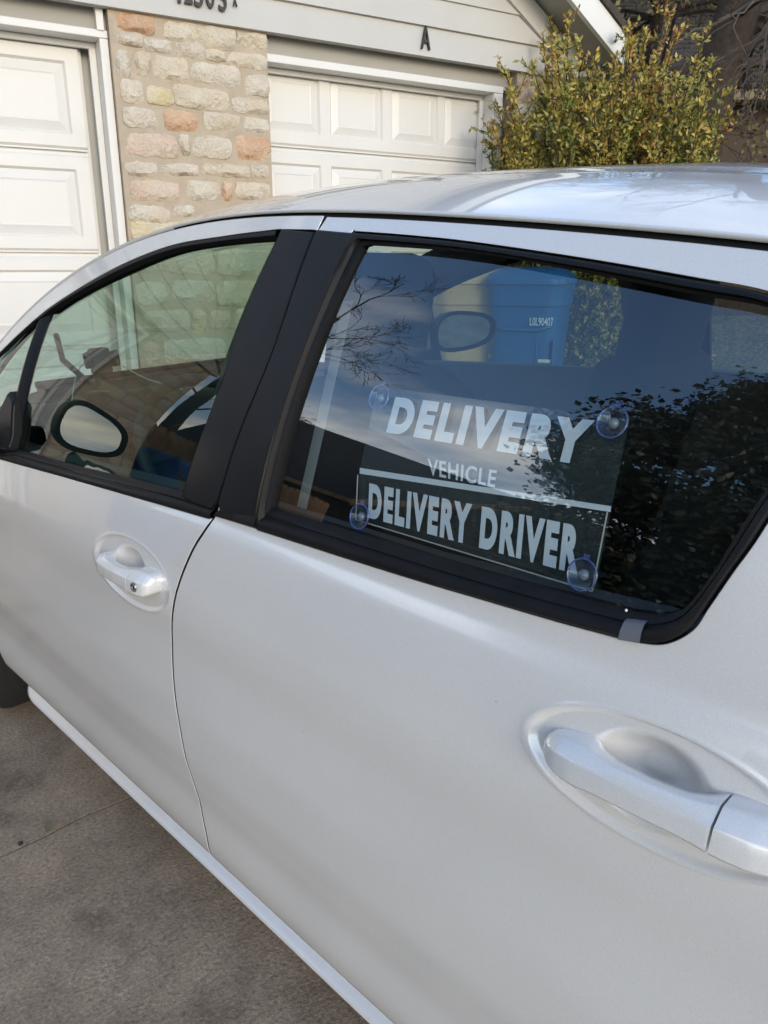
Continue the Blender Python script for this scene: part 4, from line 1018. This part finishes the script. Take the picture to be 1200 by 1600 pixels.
# ================================================================== PLANTS
def leaves(name, cen, dirs, ln, wd, mat, parent, midx=None, kind='stuff'):
    """leaf blades: four-cornered, folded along the midrib"""
    cen = np.asarray(cen); n = len(cen); d = dirs/np.linalg.norm(dirs, axis=1, keepdims=True)
    r = RNG.normal(size=(n, 3)); a = np.cross(d, r); a /= np.linalg.norm(a, axis=1, keepdims=True)+1e-9; b = np.cross(d, a)
    ln = np.asarray(ln)[:, None]*np.ones((n, 1)); wd = np.asarray(wd)[:, None]*np.ones((n, 1))
    v = np.stack([cen, cen+d*ln*.45+a*wd+b*wd*.35, cen+d*ln, cen+d*ln*.45-a*wd+b*wd*.35], 1).reshape(-1, 3)
    idx = np.arange(n)*4; f = np.stack([idx, idx+1, idx+2, idx, idx+2, idx+3], 1).reshape(-1, 3)
    me = bpy.data.meshes.new(name); me.vertices.add(len(v)); me.vertices.foreach_set('co', v.ravel())
    me.loops.add(len(f)*3); me.loops.foreach_set('vertex_index', f.ravel()); me.polygons.add(len(f))
    me.polygons.foreach_set('loop_start', np.arange(len(f))*3); me.polygons.foreach_set('loop_total', np.full(len(f), 3))
    mats = mat if isinstance(mat, list) else [mat]
    for m in mats: me.materials.append(m)
    if midx is not None: me.polygons.foreach_set('material_index', np.repeat(midx, 2).astype(np.int32))
    me.update(); o = bpy.data.objects.new(name, me); COL.objects.link(o); o.parent = parent
    if kind: o['kind'] = kind
    return o
def shrub(loc, stems, label, name='shrub', fall=.4, seed=3):
    rg = np.random.default_rng(seed); s = thing(name, label, 'shrub', loc)
    mb = MB(); C_, D_, LN, MI = [], [], [], []
    for (bx_, by_, tx, ty, h) in stems:
        pts = [np.array([bx_+(tx-bx_)*f**1.4+rg.normal()*.015, by_+(ty-by_)*f**1.4+rg.normal()*.015, h*f]) for f in np.linspace(0, 1, 9)]
        mb.tube(pts, list(np.linspace(.011, .0025, 9)), 5)
        tone = rg.random()
        def spray(p, d, length, dens_):
            k = int(length/dens_*1.45)
            for i in range(k):
                f = (i+.5)/k; c = p+d*length*f
                for _ in range(2):
                    o = rg.normal(size=3); o /= np.linalg.norm(o); dd = d*.6+o*.8+np.array([0, 0, .15])
                    C_.append(c+rg.normal(size=3)*.006); D_.append(dd); LN.append(rg.uniform(.024, .044))
                    q = tone*.55+rg.random()*.6-.12*(1-c[2]/2.9) + .1*f
                    MI.append(0 if q < .33 else 1 if q < .68 else 2 if q < .93 else 3)
        for f in np.arange(.12, 1, .045):
            i = min(int(f*8), 7); p = pts[i]+(pts[i+1]-pts[i])*(f*8-i)
            for _ in range(2):
                o = rg.normal(size=3); o[2] = abs(o[2])*.9+.35; o /= np.linalg.norm(o); l_ = rg.uniform(.10, .40)*(1.12-.75*f)
                mb.tube([p, p+o*l_*.6, p+o*l_+np.array([0, 0, .01])], [.0035, .0025, .0012], 3, False); spray(p, o, l_, .022)
        spray(pts[6], (pts[8]-pts[6])/np.linalg.norm(pts[8]-pts[6]), float(np.linalg.norm(pts[8]-pts[6])), .02)
    st = obj('stem', mb, BARK, s); st['kind'] = 'stuff'
    leaves('foliage', np.array(C_), np.array(D_), np.array(LN), np.array(LN)*.24, LEAF, s, np.array(MI))
    return s
rg = np.random.default_rng(11)
sb = put(935, 5.55); sb = (sb[0], sb[1], .18)
vr = np.array([math.cos(AZ), -math.sin(AZ)]); vf = np.array([math.sin(AZ), math.cos(AZ)])
stems = []
def add_stem(px, py):
    """a stem whose tip stands where the photograph shows one"""
    d = ray(px, py); d = d/np.hypot(d[0], d[1]); k = 5.55+rg.uniform(-.45, .5); p = CAM+d*k
    bx_, by_ = rg.normal()*.16, rg.normal()*.16
    tx, ty = p[0]-sb[0], p[1]-sb[1]
    stems.append((bx_+tx*.35, by_+ty*.35, tx, ty, p[2]-sb[2]))
for t in ((885, 22), (872, 60), (905, 58), (930, 78), (850, 50), (800, 128), (815, 140), (795, 110), (772, 190), (758, 180), (785, 210), (960, 55), (975, 35), (990, 60), (1010, 45), (1045, 15), (1055, 50), (1035, 85), (1060, 110), (1090, 100), (1110, 120), (1128, 140), (1095, 150), (1075, 165), (1105, 45), (900, 120), (940, 120), (980, 130), (1010, 140), (870, 140), (845, 170), (830, 210), (920, 170), (960, 180), (1000, 190), (1040, 180), (1060, 205), (880, 210), (1080, 225), (1030, 230)): add_stem(*t)
for t in ((890, 300), (850, 330), (930, 330), (960, 300), (1000, 320), (1040, 300), (880, 420), (930, 440), (905, 480), (960, 420), (1020, 400)): add_stem(*t)
for t in ((768, 195), (778, 160), (790, 225), (806, 185), (842, 95), (858, 70), (868, 35), (848, 130), (1105, 95), (1120, 190), (1112, 235), (1135, 170)): add_stem(*t)
for k in range(48):
    x_ = rg.uniform(800, 1110); y_ = rg.uniform(90, 260) if 850 < x_ < 1080 else rg.uniform(170, 270); add_stem(x_, y_)
shrub(sb, stems, 'tall loose shrub with green and golden leaves at the corner of the garage')

def branchy(mb, p, d, l, r, depth, rg, droop=0., spread=.55, minr=.004, lim=[0]):
    n = 5; pts = [p]; 
    for i in range(n):
        d = d+rg.normal(size=3)*.13+np.array([0, 0, -droop]); d /= np.linalg.norm(d); pts.append(pts[-1]+d*l/n)
    mb.tube(pts, list(np.linspace(r, max(r*.6, minr), n+1)), 7 if r > .04 else 4 if r > .012 else 3, False)
    tips = [pts[-1]]
    if depth:
        for k in range(rg.integers(3, 5) if depth > 1 else 4):
            i = rg.integers(2, n+1); o = rg.normal(size=3); nd = d+o/np.linalg.norm(o)*spread*rg.uniform(.8, 1.5); nd /= np.linalg.norm(nd)
            tips += branchy(mb, pts[i], nd, l*rg.uniform(.55, .8), max(r*rg.uniform(.42, .6), minr), depth-1, rg, droop, spread, minr)
    return tips
def tree(name, label, loc, trunk_pts, rads, limbs, leafmat=None, nl=0, seed=1, droop=.02, lsize=.06, depth=4, minr=.004, spread_leaf=.25):
    rg = np.random.default_rng(seed); t = thing(name, label, 'tree', loc)
    tp = spl(trunk_pts, 5); tb = MB().tube(tp, list(np.interp(np.linspace(0, 1, len(tp)), np.linspace(0, 1, len(rads)), rads)), 18)
    tb.v = [tuple(np.array(v)+rg.normal(size=3)*.012) for v in tb.v]
    obj('trunk', tb, BARK, t, smooth=True)
    mb = MB(); tips = []
    for (f, d, l, r) in limbs:
        i = int(f*(len(tp)-1)); tips += branchy(mb, tp[i], np.array(d, float)/np.linalg.norm(d), l, r, depth, rg, droop, minr=minr)
    o = obj('branches', mb, TWIG if not nl else BARK, t); o['kind'] = 'stuff'
    if nl:
        tips = np.array(tips); c = tips[rg.integers(0, len(tips), nl)]+rg.normal(size=(nl, 3))*spread_leaf
        ln = rg.uniform(.7, 1.3, nl)*lsize; leaves('foliage', c, rg.normal(size=(nl, 3)), ln, ln*.33, leafmat, t)
    return t
# big bare tree right of the garage
tp_ = at(1075, 9.2); bz = float(hgt(tp_[0], tp_[1]))
ux = np.array([vr[0], vr[1], 0])
tr = [(0, 0, 0), tuple(ux*-.05+np.array([0, 0, 1.2])), tuple(ux*.0+np.array([0, 0, 2.2])), tuple(ux*.25+np.array([0, 0, 3.3])), tuple(ux*.5+np.array([0, 0, 4.6])), tuple(ux*.6+np.array([0, 0, 6]))]
nv = -np.array([vf[0], vf[1], 0])
limbs = []
for k in range(24):
    a = ux*rg.uniform(-.5, 1.3)+nv*rg.uniform(-.6, 1.0)+np.array([0, 0, rg.uniform(-.12, .5)]); limbs.append((rg.uniform(.40, .95), a, rg.uniform(.9, 1.6), rg.uniform(.035, .075)))
tree('bare_tree', 'large leaning bare tree with tangled grey twigs behind the shrub', (tp_[0], tp_[1], bz), tr, [.30, .23, .21, .20, .18, .13], limbs, seed=9, droop=.02, depth=4, minr=.0025)
q = at(985, 10.6); rg2 = np.random.default_rng(77); lm = []
for k in range(20): lm.append((rg2.uniform(.45, 1), ux*rg2.normal()+nv*rg2.normal()*.5+np.array([0, 0, rg2.uniform(-.1, .7)]), rg2.uniform(.8, 1.4), .03))
tree('brown_leaved_tree', 'half bare tree with brown leaves between the garage gable and the bare tree', (q[0], q[1], float(hgt(q[0], q[1]))), [(0, 0, 0), (.05, 0, 1.2), (0, .05, 2.3), (.05, 0, 3.6)], [.11, .10, .08, .05], lm, OLIVE, 9000, seed=78, lsize=.06, depth=3, minr=.003, spread_leaf=.10)
# brown-green tree behind, and its neighbours
for px, dist, sd_, lab in ((1000, 17.5, 21, 'brown and olive tree behind the gable end of the garage'), (1150, 23, 22, 'olive tree far behind the shingled roof'), (930, 20, 23, 'dull brown tree behind the garage roof')):
    q = at(px, dist); lm = []
    rg2 = np.random.default_rng(sd_)
    for k in range(13): lm.append((rg2.uniform(.3, 1), (rg2.normal(), rg2.normal(), rg2.uniform(.1, .9)), rg2.uniform(1.3, 2.2), .07))
    tree('olive_tree', lab, (q[0], q[1], float(hgt(q[0], q[1]))), [(0, 0, 0), (.1, 0, 2.4), (0, .1, 4.6), (.1, 0, 7.0)], [.2, .17, .14, .08], lm, OLIVE, 40000, seed=sd_, lsize=.085, depth=2, spread_leaf=.33)
# evergreen beside the drive, seen mirrored in the rear window
q = CAM+np.array([-4.85, 2.35, 0]); q[2] = 0
lm = []
rg2 = np.random.default_rng(31)
for k in range(34):
    f = rg2.uniform(.12, 1); lm.append((f, (rg2.normal(), rg2.normal(), rg2.uniform(.0, .6)), rg2.uniform(.9, 1.25)*(1.15-.65*f), .045))
tree('evergreen_tree', 'dense dark evergreen tree beside the drive', tuple(q), [(0, 0, 0), (.05, 0, 1.5), (0, .05, 3.4), (.05, 0, 6.2)], [.16, .13, .11, .04], lm, OAKLEAF, 40000, seed=31, lsize=.10, depth=3, spread_leaf=.15)
# leafless tree across the street
q = CAM+np.array([-3.7, 8.9, 0])
tree('street_tree', 'slender leafless tree across the street', (q[0], q[1], 0), [(0, 0, 0), (.1, 0, 2.5), (0, .1, 4.5), (.1, 0, 7)], [.15, .12, .10, .05], [(f, (math.cos(f*37), math.sin(f*37), .9), 1.0, .025) for f in np.linspace(.45, 1, 9)], seed=41, droop=0, depth=4, minr=.004)

# ================================================================== NEIGHBOUR'S HOUSE, FENCES
npos = at(1150, 13.5); nz0 = float(hgt(npos[0], npos[1]))
nh = thing('neighbour_house', 'brown neighbouring house with a dark shingled roof behind the twigs', 'house', (npos[0], npos[1], nz0), -AZ-R(2))
eave = CAM[2]+13.0*.181-nz0
obj('wall', MB().box((-4.5, .5, 0), (8, 9, eave+.1)), principled('neighbour_wall', (.085, .062, .046), .85, var=(3, .1, 3)), nh)
obj('fascia', MB().box((-5, -.03, eave-.02), (8.5, .0, eave+.14)), TANWOOD, nh)
obj('soffit', MB().box((-5, .0, eave), (8.5, .5, eave+.02)), TANWOOD, nh)
obj('window', MB().box((1.4, .47, eave-1.5), (2.6, .52, eave-.4)), principled('dark_pane', (.02, .025, .03), .08), nh)
pitch = .55; nrow = 26
for i in range(nrow):
    y0 = -.06+i*.20; z0 = eave+.14+(y0+.06)*pitch; mb = MB(); x = -5.1
    while x < 8.6:
        w_ = random.uniform(.16, .36); a = random.uniform(0, .012); y1 = y0+.26; z1 = z0+.26*pitch-.02
        dy = random.uniform(-.012, .012)
        mb.add([(x, y0+dy, z0-.004), (x+w_-.006, y0+dy, z0-.004), (x+w_-.006, y0+dy, z0+.016+a), (x, y0+dy, z0+.016+a), (x, y1, z1), (x+w_-.006, y1, z1)], [(0, 1, 2, 3), (3, 2, 5, 4)]); x += w_
    obj('shingle_course', mb, SHINGLE, nh)
obj('roof', MB().add([(-5.1, -.05, eave+.12), (8.6, -.05, eave+.12), (8.6, 5.3, eave+.12+5.35*pitch), (-5.1, 5.3, eave+.12+5.35*pitch)], [(0, 1, 2, 3)]), GAP, nh)
def fence(name, label, p0, p1, h, mat, z0=None):
    p0 = np.array(p0); p1 = np.array(p1); L_ = np.linalg.norm(p1-p0); t = thing(name, label, 'fence', (p0[0], p0[1], 0), math.atan2(p1[1]-p0[1], p1[0]-p0[0]))
    n = int(L_/.145); me = None
    for i in range(n):
        q = p0+(p1-p0)*i/n; zb = float(hgt(*q)); hh = h+random.uniform(-.015, .015)
        mb = MB().add([(0, 0, 0), (.135, 0, 0), (.135, 0, hh-.04), (.105, 0, hh), (.03, 0, hh), (0, 0, hh-.04), (0, .018, 0), (.135, .018, 0), (.135, .018, hh-.04), (.105, .018, hh), (.03, .018, hh), (0, .018, hh-.04)],
                      [(0, 1, 2, 3, 4, 5), (11, 10, 9, 8, 7, 6)]+[(k, k+6, (k+1) % 6+6, (k+1) % 6) for k in range(6)])
        o = obj('fence_board', mb, mat, t, fix=True); o.location = (i*.145, random.uniform(-.004, .004), zb)
    for k in range(0, n, 16):
        q = p0+(p1-p0)*k/n; obj('post', MB().box((k*.145, .02, float(hgt(*q))), (k*.145+.09, .11, float(hgt(*q))+h-.05)), mat, t)
    for zr in (.4, h-.4): obj('rail', MB().box((0, .018, zr+float(hgt(*((p0+p1)/2)))), (L_, .06, zr+.09+float(hgt(*((p0+p1)/2))))), mat, t)
    return t
a = at(1000, 9.6); b = at(1330, 8.6)
fence('wood_fence', 'weathered brown board fence under the twigs of the bare tree', a[:2], b[:2], 1.5, FENCEW)
a = fxy(xwl-4.0, FD+.7); b = fxy(xwl-.03, FD+.7)
fence('cedar_fence', 'cedar board fence beside the stone wall of the garage house', a[:2], b[:2], 1.5, CEDAR)
p = fxy(xwl-.45, FD+.15); bin_('stand_in_bin', 'blue bin standing in for a blue vehicle by the cedar fence', BLUEBIN, (p[0], p[1], .2), R(-20), 'L0L90408', .03, .80)  # bin added in place of the blue vehicle mirrored in the front window
# house across the street, mirrored in the rear side window
DARKROOF = principled('dark_shingle', (.030, .027, .025), .9, var=(5, .22, 5), speck=(40, .2))
oh = thing('street_house', 'dark low house with tan gable trim across the street', 'house', (CAM[0]-10.5, CAM[1]+8.3, 0), R(52))
obj('wall', MB().prism([(-8, 0), (6, 0), (6, 2.7), (-8, 2.7)], 0, 8), DARKWALL, oh)
obj('wall', MB().prism([(-3.6, 0), (1.6, 0), (1.6, 2.9), (-1, 4.7), (-3.6, 2.9)], -1.6, .1), DARKWALL, oh)
obj('roof', MB().add([(-8.6, -.5, 2.65), (6.6, -.5, 2.65), (6.6, 4, 6.5), (-8.6, 4, 6.5), (-8.6, 8.5, 2.65), (6.6, 8.5, 2.65)], [(0, 1, 2, 3), (3, 2, 5, 4)]), DARKROOF, oh)
obj('roof', MB().add([(-4.3, -2.1, 2.5), (-1, -2.1, 4.85), (-1, 3.6, 4.85), (-4.3, 3.6, 2.5), (2.3, -2.1, 2.5), (2.3, 3.6, 2.5)], [(0, 1, 2, 3), (1, 4, 5, 2)]), DARKROOF, oh)
for x0, z0, x1, z1 in ((-4.3, 2.5, -1, 4.85), (-1, 4.85, 2.3, 2.5)):
    obj('rake_board', MB().add([(x0, -2.12, z0-.26), (x1, -2.12, z1-.26), (x1, -2.12, z1), (x0, -2.12, z0), (x0, -2.05, z0-.26), (x1, -2.05, z1-.26), (x1, -2.05, z1), (x0, -2.05, z0)], [(0, 1, 2, 3), (7, 6, 5, 4), (0, 4, 5, 1), (2, 6, 7, 3), (0, 3, 7, 4), (1, 5, 6, 2)]), CEDAR, oh, fix=True)
obj('fascia', MB().box((-8.6, -.52, 2.5), (6.6, -.47, 2.68)), CEDAR, oh)
for x_ in (-6.5, 3.5): obj('window', MB().box((x_, -.03, 1.0), (x_+1.4, .02, 2.1)), principled('dark_pane', (.02, .025, .03), .1), oh)

# ================================================================== SMALL THINGS ON THE DRIVE
def gpt(px, py): d = ray(px, py); t = -CAM[2]/d[2]; return CAM+d*t
g = gpt(76, 1294); lf = MB().add([(-.028, 0, .004), (-.008, .012, .010), (.014, .011, .012), (.030, 0, .006), (.012, -.011, .009), (-.01, -.012, .006), (0, 0, .003)], [(0, 1, 6), (1, 2, 6), (2, 3, 6), (3, 4, 6), (4, 5, 6), (5, 0, 6)])
o = tag(obj('fallen_leaf', lf, principled('fallen_leaf_green', (.20, .19, .09), .6), smooth=True), 'small green fallen leaf lying on the concrete drive', 'leaf'); o.location = (g[0], g[1], 0); o.rotation_euler = (0, 0, .9); o.scale = (.65, .65, .65)
g = gpt(32, 1319); pb = MB().lathe([(0, .006), (.004, .005), (.006, .002), (.005, 0)], 9, Matrix.Identity(4))
o = tag(obj('pebble', pb, principled('dark_pebble', (.02, .018, .016), .7), smooth=True), 'tiny dark pebble on the concrete drive', 'pebble'); o.location = (g[0], g[1], 0)
